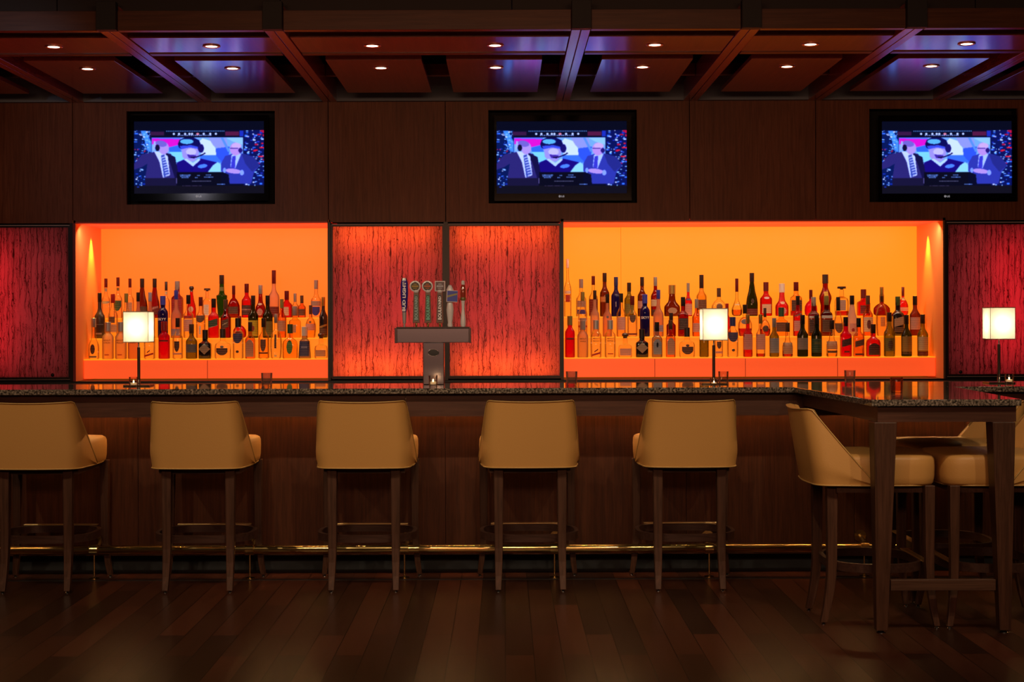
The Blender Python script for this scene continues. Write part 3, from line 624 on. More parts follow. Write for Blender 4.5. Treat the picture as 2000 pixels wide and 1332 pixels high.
def bottle(px, top, wpx, shape, gl, cap, lab, desc, tier, idx, side, text=None, capk='c', liq=None):
    D = TY[tier]+.085; x = XP(px, D, top); H_ = ZP(top, D, px)-TZ[tier]; r = wpx/2*D/F; n, pr = SHP[shape]
    dy = min(1, .040/r) if r > .040 else 1
    ch = .045*(1.5 if capk == 'L' else .55 if capk in 'T' else 1)
    ch = min(ch, H_*.22); Hb = H_-ch
    prof = [((a if a > .5 or a == pr[0][0] else a*1.28)*r, b*Hb) for a, b in pr]
    row = ('front', 'middle', 'back')[tier]
    t = empty('bottle', (x, D, TZ[tier]), '%s, %s from left in %s row, %s niche' % (desc, WORDS[idx], row, side), 'bottle', 'bottles on the %s shelf' % side)
    bm = bmesh.new(); lathe(bm, [(0, .0005)]+[(a, b+.0005) for a, b in prof]+[(0, Hb)], 24, n, dy=dy, capends=False); g = obj('glass', bm, GL[gl], t, 'auto')
    nr = prof[-1][0]
    bm = bmesh.new(); c0 = Hb-.6*ch*(capk not in 'TK')
    if capk == 'T': lathe(bm, [(nr*.8, Hb), (nr*.8, Hb+ch*.25), (r*.62, Hb+ch*.3), (r*.66, Hb+ch*.5), (r*.62, H_)], 20)
    elif capk == 'K': lathe(bm, [(nr*1.1, Hb), (nr*.9, Hb+ch*.2), (nr*1.5, Hb+ch*.45), (nr*1.6, Hb+ch*.7), (nr*1.1, Hb+ch*.95), (0, H_)], 16)
    else: lathe(bm, [(nr*1.12, c0), (nr*1.16, c0+.001), (nr*1.16, H_-.002), (nr*1.02, H_)], 18)
    obj('cap', bm, CAPM[cap], t, 'auto')
    if lab:
        specs = lab if isinstance(lab, list) else [lab]
        for (col, a, b, kind, wf) in specs:
            z0, z1 = a*Hb, b*Hb; zm = (z0+z1)/2; hz = (z1-z0)/2; rr = at(prof, zm)*wf*.98
            if kind == 'rect': lo, hi = (lambda u: z0), (lambda u: z1)
            elif kind == 'slant': lo, hi = (lambda u: z0+(u-.5)*.02), (lambda u: z1+(u-.5)*.02)
            elif kind == 'diamond': lo, hi = (lambda u: zm-hz*(1-abs(2*u-1))), (lambda u: zm+hz*(1-abs(2*u-1)))
            elif kind == 'shield': lo, hi = (lambda u: z0+hz*.9*abs(2*u-1)**2.5), (lambda u: z1)
            elif kind == 'arch': lo, hi = (lambda u: z0), (lambda u: z1-hz*.5*abs(2*u-1)**2)
            else: lo, hi = (lambda u: zm-hz*math.sqrt(max(0, 1-(2*u-1)**2))), (lambda u: zm+hz*math.sqrt(max(0, 1-(2*u-1)**2)))
            obj('label', patch(prof, n, dy, -rr, rr, lo, hi), LABM[col], t, 'keep')
    if liq:
        bm = bmesh.new(); hl = liq[1]*Hb; q = [(a*.94, max(.003, b)) for a, b in prof if b < hl]+[(at(prof, hl)*.94, hl)]
        lathe(bm, [(0, .003)]+q+[(0, hl)], 20, n, dy=dy*.94, capends=False); obj('liquid', bm, GL[liq[0]], t, 'auto')
    if text:
        for (s, zf, wf, mt, rot) in text:
            bm = text_bm(s, width=2*r*wf, height=(2*r*wf)*.22 if len(s) > 5 else None, bold=.02) if not rot else text_bm(s, width=r*2.2, height=r*wf, rot=PI/2)
            z = zf*Hb
            for v in bm.verts: v.co.z += z; v.co.y = on_surface(v.co.x, v.co.z, prof, n, dy, .0022)
            obj('lettering', bm, mt, t, 'keep')
    return t
AB = lambda s, m=None: [('ABSOLUT', .60, .62, m or M_INK, 0), (s, .52, .55, m or M_INK, 0)]
LEFT = [
 [(183,621,22,'bell','clear','silver',[('ink',.14,.42,'oval',.45),('slate',.04,.09,'rect',.7)],'clear bottle with long neck and black figure'),
  (210.7,629,23,'ab','frost','silver',[('red',.12,.15,'rect',.4)],'frosted clear bottle with red print','AB:CITRON'),
  (236,629,23,'ab','frost','silver',[('red',.12,.15,'rect',.4)],'frosted bottle with faded red letters','AB:PEACH'),
  (261,629,23,'ab','peach','silver',None,'peach bottle half hidden by the lamp shade','AB:VODKA'),
  (292,629,23,'ab','clear','silver',[('red',.10,.16,'slant',.8),('dred',.22,.26,'slant',.3)],'clear bottle with scattered red dots'),
  (320.5,628,23,'ab','pink','red',[('dred',.55,.60,'rect',.8)],'bright pink-red bottle'),
  (347,621,21,'std','clear','dark',[('ink',.20,.50,'shield',.5),('pinkish',.12,.17,'rect',.9)],'clear bottle with dark crest and dark cap'),
  (374,633,23,'std','olive','brown',[('slate',.22,.50,'rect',.95),('dred',.62,.68,'oval',.3)],'yellow-green bottle with grey label'),
  (400.7,644,25,'sq','black','black',[('tan',.18,.66,'diamond',.95)],'black bottle with tan diamond label'),
  (435,642,32,'squat','clear','dark',[('ink',.14,.44,'shield',.72),('slate',.44,.54,'oval',.25)],'wide clear bottle with black crown crest'),
  (465,621,22,'ab','clear','black',[('navy',.44,.72,'shield',.85),('ink',.16,.24,'oval',.3)],'clear bottle with navy shield on shoulder'),
  (488.6,629,19,'sq','amber','dark',[('tan',.06,.62,'arch',.85)],'narrow amber bottle with tall tan label'),
  (515,621,22,'std','honey','dark',[('brown',.20,.55,'shield',.5),('ink',.14,.18,'rect',.85)],'honey bottle with standing brown figure'),
  (539,613,24,'oval','clear','silver',[('ink',.26,.62,'rect',.18),('cream',.04,.10,'oval',.3)],'tall clear bottle with thin black script'),
  (566.6,633,30,'squat','honey','dgreen',[('leaf',.16,.64,'oval',.42)],'wide bottle with green leaf emblem'),
  (595,638,25,'trap','sapph','white',[('navy',.08,.66,'rect',.92),('silverblue',.40,.48,'rect',.6)],'tapering bottle with navy label'),
  (627,650,26,'squat','clear','brown',[('tan',.10,.42,'rect',.8)],'small squat bottle with round stopper',None,'K')],
 [(194.6,572,21,'long','smoke','black',[('slate',.34,.36,'rect',1),('grey',.10,.14,'rect',.6)],'smoked black bottle'),
  (220.4,574,20,'std','clear','red',[('tan',.16,.36,'rect',.9),('brown',.40,.56,'rect',.6)],'clear bottle with red neck and tan label'),
  (246.4,573,18,'std','clear','olive',[('cream',.2,.45,'rect',.8)],'clear bottle with olive cap'),
  (269.8,571,19,'long','peach','black',None,'peach frosted bottle with black cap'),
  (293,571,19,'long','peach','silverblue',None,'peach frosted bottle with pale blue cap'),
  (318,578,20.5,'ab','blue','blue',None,'cobalt blue bottle','SKYY'),
  (344,567,21.5,'long','peach','blue',[('silverblue',.06,.22,'rect',.9)],'peach frosted bottle with cobalt cap'),
  (368,576,20.5,'std','clear','black',[('pinkish',.18,.50,'rect',.85),('red',.52,.60,'rect',.8)],'clear bottle with pinkish label and black cap'),
  (392,580,19,'std','water','dred',[('brown',.44,.64,'shield',.9),('white',.10,.34,'rect',.2)],'clear bottle with brown shield and red cap'),
  (417.3,583,21,'sq','red','black',[('dgreen',.34,.54,'slant',.9),('cream',.33,.345,'slant',.9)],'red bottle with slanted dark green label'),
  (440.8,585,21,'std','dred','brown',[('brown',.30,.56,'slant',.7),('cream',.42,.45,'slant',.5)],'dark red bottle with swirling brown label'),
  (468,617,27,'flask','red','red',[('dred',.1,.4,'rect',.5)],'squat round red bottle'),
  (494.4,577,20.5,'std','dgreen','dark',[('yellow',.05,.48,'rect',.95),('red',.18,.34,'oval',.4)],'green bottle with yellow label and red emblem'),
  (522.7,577,20.5,'std','dgreen','black',[('olive',.05,.45,'rect',.95)],'green bottle with olive label and black cap'),
  (550.5,584,18,'std','amber','olive',[('tan',.20,.52,'rect',.9)],'narrow amber bottle with olive cap'),
  (576,598,23,'sq','honey','grey',[('tan',.2,.5,'rect',.3)],'square honey-coloured bottle'),
  (606.7,596,21.5,'oval','honey','brown',[('pinkish',.28,.52,'rect',.95),('brown',.54,.62,'oval',.3)],'orange bottle with round shoulders and pale label'),
  (631.5,580,17,'std','black','gold',[('gold',.30,.36,'slant',.9),('brown',.10,.28,'rect',.9)],'black bottle with slanted gold label')],
 [(206.8,544,17,'long','clear','dred',[('grey',.42,.50,'shield',1),('grey',.78,.88,'rect',.9)],'clear bottle with white neck band'),
  (230.4,541.6,17,'long','clear','dred',[('dgreen',.20,.50,'shield',.9),('olive',.78,.86,'rect',.9)],'clear bottle with dark green shield label'),
  (253.8,544,16,'long','clear','dred',[('tan',.2,.46,'rect',.7)],'clear bottle with brownish-red cap'),
  (277.6,544,21.5,'cone','brown','dark',[('brown',.06,.34,'rect',.95)],'dark brown sloping bottle'),
  (302,544,20.5,'cone','dred','dark',[('dred',.1,.34,'rect',.9),('pinkish',.26,.32,'slant',.8)],'dark red sloping bottle'),
  (324.5,550,15,'long','clear','dark',[('cream',.76,.86,'rect',.9)],'slim clear bottle'),
  (346.3,549,22.5,'sq','dred','grey',[('red',.05,.60,'rect',.95)],'boxy red bottle with grey cap'),
  (374,558.5,18,'cone','red','dark',[('cream',.22,.44,'oval',.6)],'red bottle with cream oval label',None,'K'),
  (404.6,563,20,'deco','clear','brown',[('white',.1,.5,'rect',.5)],'clear decanter with wide flat stopper',None,'T'),
  (433,537,22,'tap','green','dark',[('olive',.72,.82,'rect',.9)],'bright green bottle tapering to its base'),
  (456.4,557.6,25,'flask','dred','dred',[('brown',.15,.42,'rect',.8)],'dark red onion-shaped bottle'),
  (481.7,554,20.5,'std','red','dred',[('ink',.10,.44,'rect',.98),('pinkish',.26,.31,'rect',.9)],'red bottle with black label'),
  (508.7,556.6,20,'bell','dred','silver',[('cream',.46,.54,'oval',.7),('pinkish',.08,.34,'oval',.6)],'dark red bell-shaped bottle'),
  (534.8,527.7,22,'long','frost','dred',[('dred',.02,.28,'rect',.98)],'tallest pale frosted bottle',None,'L'),
  (560,568,21.5,'std','red','dred',[('cream',.1,.5,'rect',.5)],'red bottle with narrow cream label'),
  (576.4,573,15,'std','clear','silver',[('brown',.1,.5,'rect',.8)],'small clear bottle with silver cap'),
  (589.5,577,16,'std','amber','brown',[('brown',.12,.5,'rect',.9)],'small amber bottle'),
  (617.4,547,22,'long','clear','grey',[('blue',.06,.34,'shield',.75),('grey',.36,.52,'rect',.9)],'clear bottle with blue shield label')]]
RIGHT = [
 [(1113,617,20,'ab','pink','olive',[('dred',.50,.55,'rect',.8)],'bright pink-red bottle with olive cap'),
  (1138,626,22,'ab','frost','grey',None,'frosted bottle with black print','ABD:VANILIA'),
  (1163.8,625,22.5,'ab','clear','silver',[('red',.08,.14,'slant',.8),('dred',.2,.24,'slant',.35)],'clear bottle with red dots and black print','ABD:MANGO'),
  (1191.5,625,22.5,'ab','clear','silver',[('red',.10,.13,'rect',.5)],'clear bottle with red letters','AB:PEPPAR'),
  (1221,650,27,'squat','clear','brown',[('pinkish',.10,.46,'rect',.85)],'small squat bottle with brown stopper',None,'K'),
  (1253.6,642.5,25.5,'sq','black','black',[('tan',.18,.66,'diamond',.95)],'black bottle with tan diamond label'),
  (1283,629,21,'sq','sapph','black',[('bluegrey',.10,.62,'arch',.8),('slate',.34,.50,'oval',.3)],'pale blue bottle with tall blue-grey label'),
  (1309.6,625,19,'sq','amber','brown',[('tan',.08,.62,'arch',.8)],'amber bottle with tall tan label'),
  (1341.8,639.6,31,'squat','clear','dark',[('ink',.12,.44,'shield',.75),('ink',.44,.54,'oval',.25)],'wide clear bottle, black crest'),
  (1375,625,19,'std','olive','black',None,'olive green bottle behind the lamp shade'),
  (1403.4,628,18,'std','clear','dark',[('brown',.28,.52,'shield',.5),('pinkish',.12,.20,'rect',.95)],'clear bottle beside the lamp pole'),
  (1430.8,619,23,'ab','clear','navy',[('navy',.44,.72,'shield',.85),('ink',.16,.24,'oval',.3)],'clear bottle with navy shield on shoulder'),
  (1460.4,614,19,'std','red','gold',[('pinkish',.20,.62,'rect',.98)],'red bottle with tall pinkish label'),
  (1485.4,614,19,'std','clear','gold',[('pinkish',.20,.62,'rect',.98)],'clear bottle with tall pinkish label',None,'c',('red',.09)),
  (1512,621,19.5,'std','olive','grey',[('bluegrey',.12,.56,'rect',.98)],'green-necked bottle with blue-grey label'),
  (1538,630,21.5,'bell','clear','brown',[('tan',.10,.50,'rect',.9)],'clear bottle with tan label and red liquid',None,'c',('red',.22)),
  (1567.4,615,22,'std','dgreen','black',[('grey',.20,.52,'rect',.95)],'dark green bottle with grey label'),
  (1594.7,615,21.5,'std','dgreen','black',[('dgreen',.12,.5,'rect',.95),('olive',.36,.40,'rect',.6)],'dark green bottle with green label'),
  (1624.5,625,22.5,'bell','clear','dark',[('tan',.24,.50,'rect',.98),('brown',.12,.2,'rect',.9)],'clear bottle with brown banded label',None,'c',('honey',.1)),
  (1651.8,619,21.5,'sq','pink','black',[('ink',.32,.52,'slant',.9),('dred',.12,.17,'rect',.5)],'bright red square bottle with slanted black label'),
  (1677,621,20.5,'sq','amber','black',[('brown',.32,.50,'slant',.9),('dred',.04,.10,'rect',.9)],'amber square bottle with slanted brown label'),
  (1705.3,633,28,'squat','red','dark',[('ink',.06,.50,'arch',.8)],'squat bottle with large black round label'),
  (1737,610,22.5,'std','olive','dark',[('olive',.14,.48,'rect',.98),('brown',.18,.42,'oval',.5)],'olive bottle, brown emblem'),
  (1770.4,615,21.5,'std','dgreen','black',[('gold',.10,.56,'rect',.98),('ink',.06,.14,'rect',.98)],'green bottle, gold label'),
  (1802,614,22,'std','olive','dark',[('cream',.16,.54,'rect',.98),('dred',.02,.14,'rect',.98)],'olive bottle, cream label')],
 [(1137.8,570,19,'std','clear','olive',[('red',.24,.29,'rect',.95),('grey',.36,.48,'shield',.7)],'clear bottle with olive cap and red band'),
  (1161.6,567,18,'long','frost','dark',None,'frosted peach bottle with thin dark ring'),
  (1186,574,18.5,'long','peach','black',[('slate',.50,.56,'oval',.3)],'peach frosted bottle with long black cap'),
  (1213,573,19,'std','water','black',[('pinkish',.18,.52,'rect',.85)],'clear bottle with pinkish label'),
  (1234.8,578,20.5,'std','clear','dred',[('brown',.40,.62,'shield',.6),('dred',.05,.10,'rect',.9)],'clear bottle with dark red cap'),
  (1259.4,575,20,'ab','blue','blue',None,'cobalt blue bottle','SKYY'),
  (1285.8,566,20.5,'long','peach','blue',[('silverblue',.12,.28,'rect',.95)],'peach frosted bottle with blue cap'),
  (1310.6,611,19,'std','dred','dark',None,'short dark red bottle'),
  (1334,580,20.5,'sq','dred','black',[('ink',.20,.54,'rect',.9)],'square dark red bottle with black label'),
  (1360.5,584,18,'std','amber','grey',[('pinkish',.14,.42,'rect',.9)],'amber bottle with grey cap'),
  (1420,592.7,15,'std','red','red',None,'slim red bottle'),
  (1455,594.7,29,'oval','clear','black',[('slate',.46,.66,'oval',.75)],'wide round clear bottle with dark oval label',None,'c',('red',.3)),
  (1494,601.5,22,'flask','water','dark',[('ink',.2,.48,'oval',.6)],'round bottle with black oval label',None,'c',('red',.32)),
  (1525.8,600.5,26,'sq','honey','dgreen',[('brown',.20,.60,'rect',.9)],'wide honey bottle'),
  (1558,578,19,'std','red','black',[('pinkish',.15,.45,'rect',.9),('brown',.60,.64,'slant',.8)],'red bottle, black cap'),
  (1589,580,21.5,'sq','brown','grey',[('white',.54,.60,'rect',.98),('ink',.1,.5,'rect',.95)],'dark bottle with white shoulder band'),
  (1614,578,23,'sq','brown','olive',[('white',.52,.60,'rect',.98),('brown',.12,.48,'rect',.9)],'brown square bottle with white shoulder band'),
  (1637,580,20,'cone','clear','black',[('brown',.1,.42,'shield',.8)],'sloping clear bottle',None,'L'),
  (1664,577,23,'cone','milk','black',[('pinkish',.12,.36,'rect',.6),('red',.12,.22,'oval',.3)],'milky white sloping bottle'),
  (1695,577,20,'std','amber','brown',[('cream',.12,.54,'rect',.95),('dred',.2,.46,'oval',.45)],'amber bottle, cream label'),
  (1722,560.5,23.5,'oval','water','gold',[('orange',.22,.44,'rect',.4)],'tall clear bottle, gold cap'),
  (1753.4,579,22.5,'sq','black','green',[('tan',.30,.54,'slant',.85),('brown',.1,.26,'rect',.85)],'black bottle, tan label'),
  (1787,578,21.5,'std','brown','black',[('pinkish',.18,.54,'rect',.98)],'brown bottle, pink label')],
 [(1108.5,506,15,'long','clear','white',[('red',.28,.42,'rect',.6),('white',.44,.50,'rect',.8)],'tallest clear bottle with white cap'),
  (1135,545,21.5,'long','clear','grey',[('blue',.08,.22,'rect',.8),('grey',.30,.5,'rect',.8)],'clear bottle with blue label'),
  (1158.7,539,18.5,'long','clear','dred',[('dred',.03,.5,'rect',.95)],'clear bottle with dark red label'),
  (1180.8,533,19.5,'std','brown','dark',[('orange',.38,.52,'rect',.9)],'dark brown bottle with orange band'),
  (1203,541,19.5,'std','blue','navy',None,'dark blue bottle'),
  (1228.6,552,19.5,'std','olive','dark',[('olive',.1,.45,'rect',.9)],'olive green bottle'),
  (1254,541,18.5,'std','brown','dark',[('pinkish',.24,.46,'rect',.95)],'dark brown bottle with white label'),
  (1280,541,18.5,'std','dred','silver',[('cream',.30,.50,'rect',.95),('ink',.05,.2,'rect',.9)],'dark red bottle with cream label'),
  (1312.5,556.6,32,'bell','brown','gold',[('tan',.10,.34,'oval',.6)],'broad-shouldered brown bottle with gold cap'),
  (1344,552.7,16,'long','red','grey',[('pinkish',.05,.45,'rect',.95),('navy',.58,.64,'rect',.7)],'red bottle with pale label and grey cap'),
  (1370,536.7,20.5,'std','honey','dark',[('brown',.2,.5,'rect',.95)],'honey bottle with tall dark cap',None,'L'),
  (1404,562.5,31,'flask','clear','brown',[('brown',.28,.56,'oval',.45)],'wide round clear bottle with flat cap'),
  (1439,544,22,'snif','clear','dred',[('cream',.38,.42,'oval',.8)],'slender-necked bulb bottle with dark cap',None,'L',('amber',.22)),
  (1468.4,533,23.5,'cone','dgreen','dark',[('ink',.34,.46,'oval',.3),('dred',.03,.2,'rect',.9)],'big dark green sloping bottle'),
  (1496,551,24.5,'std','red','dred',[('cream',.10,.42,'rect',.75),('white',.60,.68,'oval',.5)],'wide red bottle with cream label'),
  (1527,553.7,26.5,'bell','red','white',[('cream',.44,.54,'oval',.5),('pinkish',.06,.32,'oval',.6)],'red bell-shaped bottle with white cap'),
  (1554.7,550.8,22.5,'sq','honey','dred',[('ink',.18,.56,'rect',.95)],'square bottle with black label',None,'c',('red',.18)),
  (1583.6,566,25.5,'flask','pink','dred',None,'pink-red round bottle with flared lip'),
  (1611.8,536,25,'hour','dred','dark',[('yellow',.54,.68,'rect',.4)],'waisted red bottle, yellow label',),
  (1643.8,559.5,27,'deco','clear','dark',[('grey',.2,.6,'rect',.45)],'decanter with flat stopper',None,'T',('red',.18)),
  (1686.4,565,25,'sq','red','dred',[('dred',.1,.5,'rect',.7)],'boxy red bottle'),
  (1722,575,34,'flask','dred','dark',None,'broad dark red bottle'),
  (1763.5,560.5,21.5,'flask','red','dred',[('cream',.66,.78,'rect',.9),('pinkish',.2,.36,'rect',.9)],'red bottle, ribbed neck')]]
for side, rows in (('left', LEFT), ('right', RIGHT)):
    for tier, row in enumerate(rows):
        for idx, e in enumerate(row):
            px, top, wpx, shape, gl, cap, lab, desc = e[:8]; tx = e[8] if len(e) > 8 else None
            capk = e[9] if len(e) > 9 else 'c'; liq = e[10] if len(e) > 10 else None; text = None
            if tx and tx.startswith('AB:'): text = AB(tx[3:])
            elif tx and tx.startswith('ABD:'): text = AB(tx[4:], M_INKD)
            elif tx: text = [(tx, .52, .8, M_WHITE, 0)]
            bottle(px, top, wpx*.97, shape, gl, cap, lab, desc, tier, idx, side, text, capk, liq)

# ------------------------------------------------------------------ front bar
YC0, YC1 = 8.17, 8.85; ZC = 1.07
XJ = 1.565
t = empty('bar_counter', (0, YC0, 1.04), 'long polished granite bar top running across the whole picture', 'counter')
obj('slab', B(XL, XR, 0, YC1-YC0, 0, .03), M_GRAN, t, bevel=.004)
t = empty('bar', (0, 8.24, 0), 'dark walnut bar front with apron behind the row of stools', 'bar')
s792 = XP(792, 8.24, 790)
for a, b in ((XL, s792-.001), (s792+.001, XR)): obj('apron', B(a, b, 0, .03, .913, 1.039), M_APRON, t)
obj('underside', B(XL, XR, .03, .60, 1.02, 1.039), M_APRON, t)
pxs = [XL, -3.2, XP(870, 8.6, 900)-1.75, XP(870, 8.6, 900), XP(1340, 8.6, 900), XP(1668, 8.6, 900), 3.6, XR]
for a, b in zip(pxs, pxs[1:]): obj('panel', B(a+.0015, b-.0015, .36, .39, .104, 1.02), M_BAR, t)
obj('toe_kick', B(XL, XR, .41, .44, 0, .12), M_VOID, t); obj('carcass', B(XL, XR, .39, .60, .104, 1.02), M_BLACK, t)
tag(obj('threshold_strip', B(XL, XR, 8.37, 8.385, 0, .003), M_BLACK), 'dark floor strip running along the foot of the bar', 'floor strip')
t = empty('led_strip', (0, 8.30, 1.02), 'strip of tiny warm lights hidden under the bar overhang', 'light')
obj('tape', B(XL, XR, .235, .255, -.004, 0), M_BLACK, t)
bm = bmesh.new(); x = XL+.1
while x < XR-.1: box(bm, x-.005, x+.005, .24, .25, -.007, -.004); x += .069
tag(obj('diodes', bm, M_LED, t), kind='stuff')
# foot rail
YR = 8.44; ZR = .161
t = empty('foot_rail', (0, YR, 0), 'polished brass foot rail along the base of the bar', 'foot rail')
bm = bmesh.new(); tube(bm, [(XL, 0, ZR), (XR, 0, ZR)], .025, 20); obj('rail', bm, M_BRASS, t, True)
for px in (-115, 184, 488, 790, 1083, 1385, 1688, 1990):
    x = XP(px, YR, 1070)
    bm = bmesh.new()
    lathe(bm, [(.028, 0), (.028, .004), (.010, .008), (.005, .014), (.005, ZR-.02)], 14, cx=x, cy=0); obj('stanchion', bm, M_BRASS, t, 'auto')
    bm = bmesh.new(); tube(bm, [(x-.022, 0, ZR), (x+.022, 0, ZR)], .031, 18); obj('collar', bm, M_BRASS, t, 'auto')
    bm = bmesh.new(); tube(bm, [(x+.012, .01, ZR+.005), (x+.012, .07, ZR+.03), (x+.012, .152, ZR+.045)], .011, 10)
    tube(bm, [(x+.012, .148, ZR+.045), (x+.012, .158, ZR+.045)], .034, 18); obj('wall_bracket', bm, M_BRASS, t, 'auto')

# peninsula table
t = empty('bar_table', (2.03, 6.85, 0), 'tall granite-topped table joined to the bar at right', 'table')
o_ = lambda x, y: (x-2.03, y-6.85)
bm = bmesh.new(); prism(bm, [o_(1.665, 6.85), o_(2.345, 6.85), o_(2.43, 8.168), o_(XJ, 8.168)], 1.04, 1.07); obj('tabletop', bm, M_GRAN, t, bevel=.003)
obj('apron', B(-.33, .30, .03, .06, .966, 1.039), M_APRON, t)
bm = bmesh.new(); prism(bm, [o_(1.70, 6.911), o_(1.73, 6.911), o_(1.655, 8.23), o_(1.625, 8.23)], .966, 1.039); obj('apron', bm, wood('apron_wood_side', (.055, .026, .017), (.12, .058, .038), 'Y', .4), t)
bm = bmesh.new(); prism(bm, [o_(2.30, 6.911), o_(2.33, 6.911), o_(2.40, 8.23), o_(2.37, 8.23)], .966, 1.039); obj('apron', bm, M_APRON, t)
def taper(bm, x, y, z0, z1, a, b, dx=0, dy=0):
    v = []
    for (z, s, ox, oy) in ((z0, a, dx, dy), (z1, b, 0, 0)):
        v += [bm.verts.new((x+ox+sx*s, y+oy+sy*s, z)) for sx, sy in ((-1,-1),(1,-1),(1,1),(-1,1))]
    for q in ((3,2,1,0),(4,5,6,7),(0,1,5,4),(1,2,6,5),(2,3,7,6),(3,0,4,7)): bm.faces.new([v[i] for i in q])
def glide(parent, x, y, r=.014):
    bm = bmesh.new(); lathe(bm, [(r, 0), (r*1.1, .004), (r*.6, .009), (r*.35, .016)], 14, cx=x, cy=y); return obj('glide', bm, M_CHROME, parent, 'auto')
for x, dx in ((1.73, -.012), (2.268, .012)):
    bm = bmesh.new(); taper(bm, x-2.03, .06, .014, .966, .026, .052, dx, 0); l_ = obj('leg', bm, M_LEG, t, bevel=.003); glide(l_, x-2.03+dx, .06, .02)
obj('rung', B(1.76-2.03, 2.24-2.03, .045, .075, .195, .245), M_LEGX, t, bevel=.002)

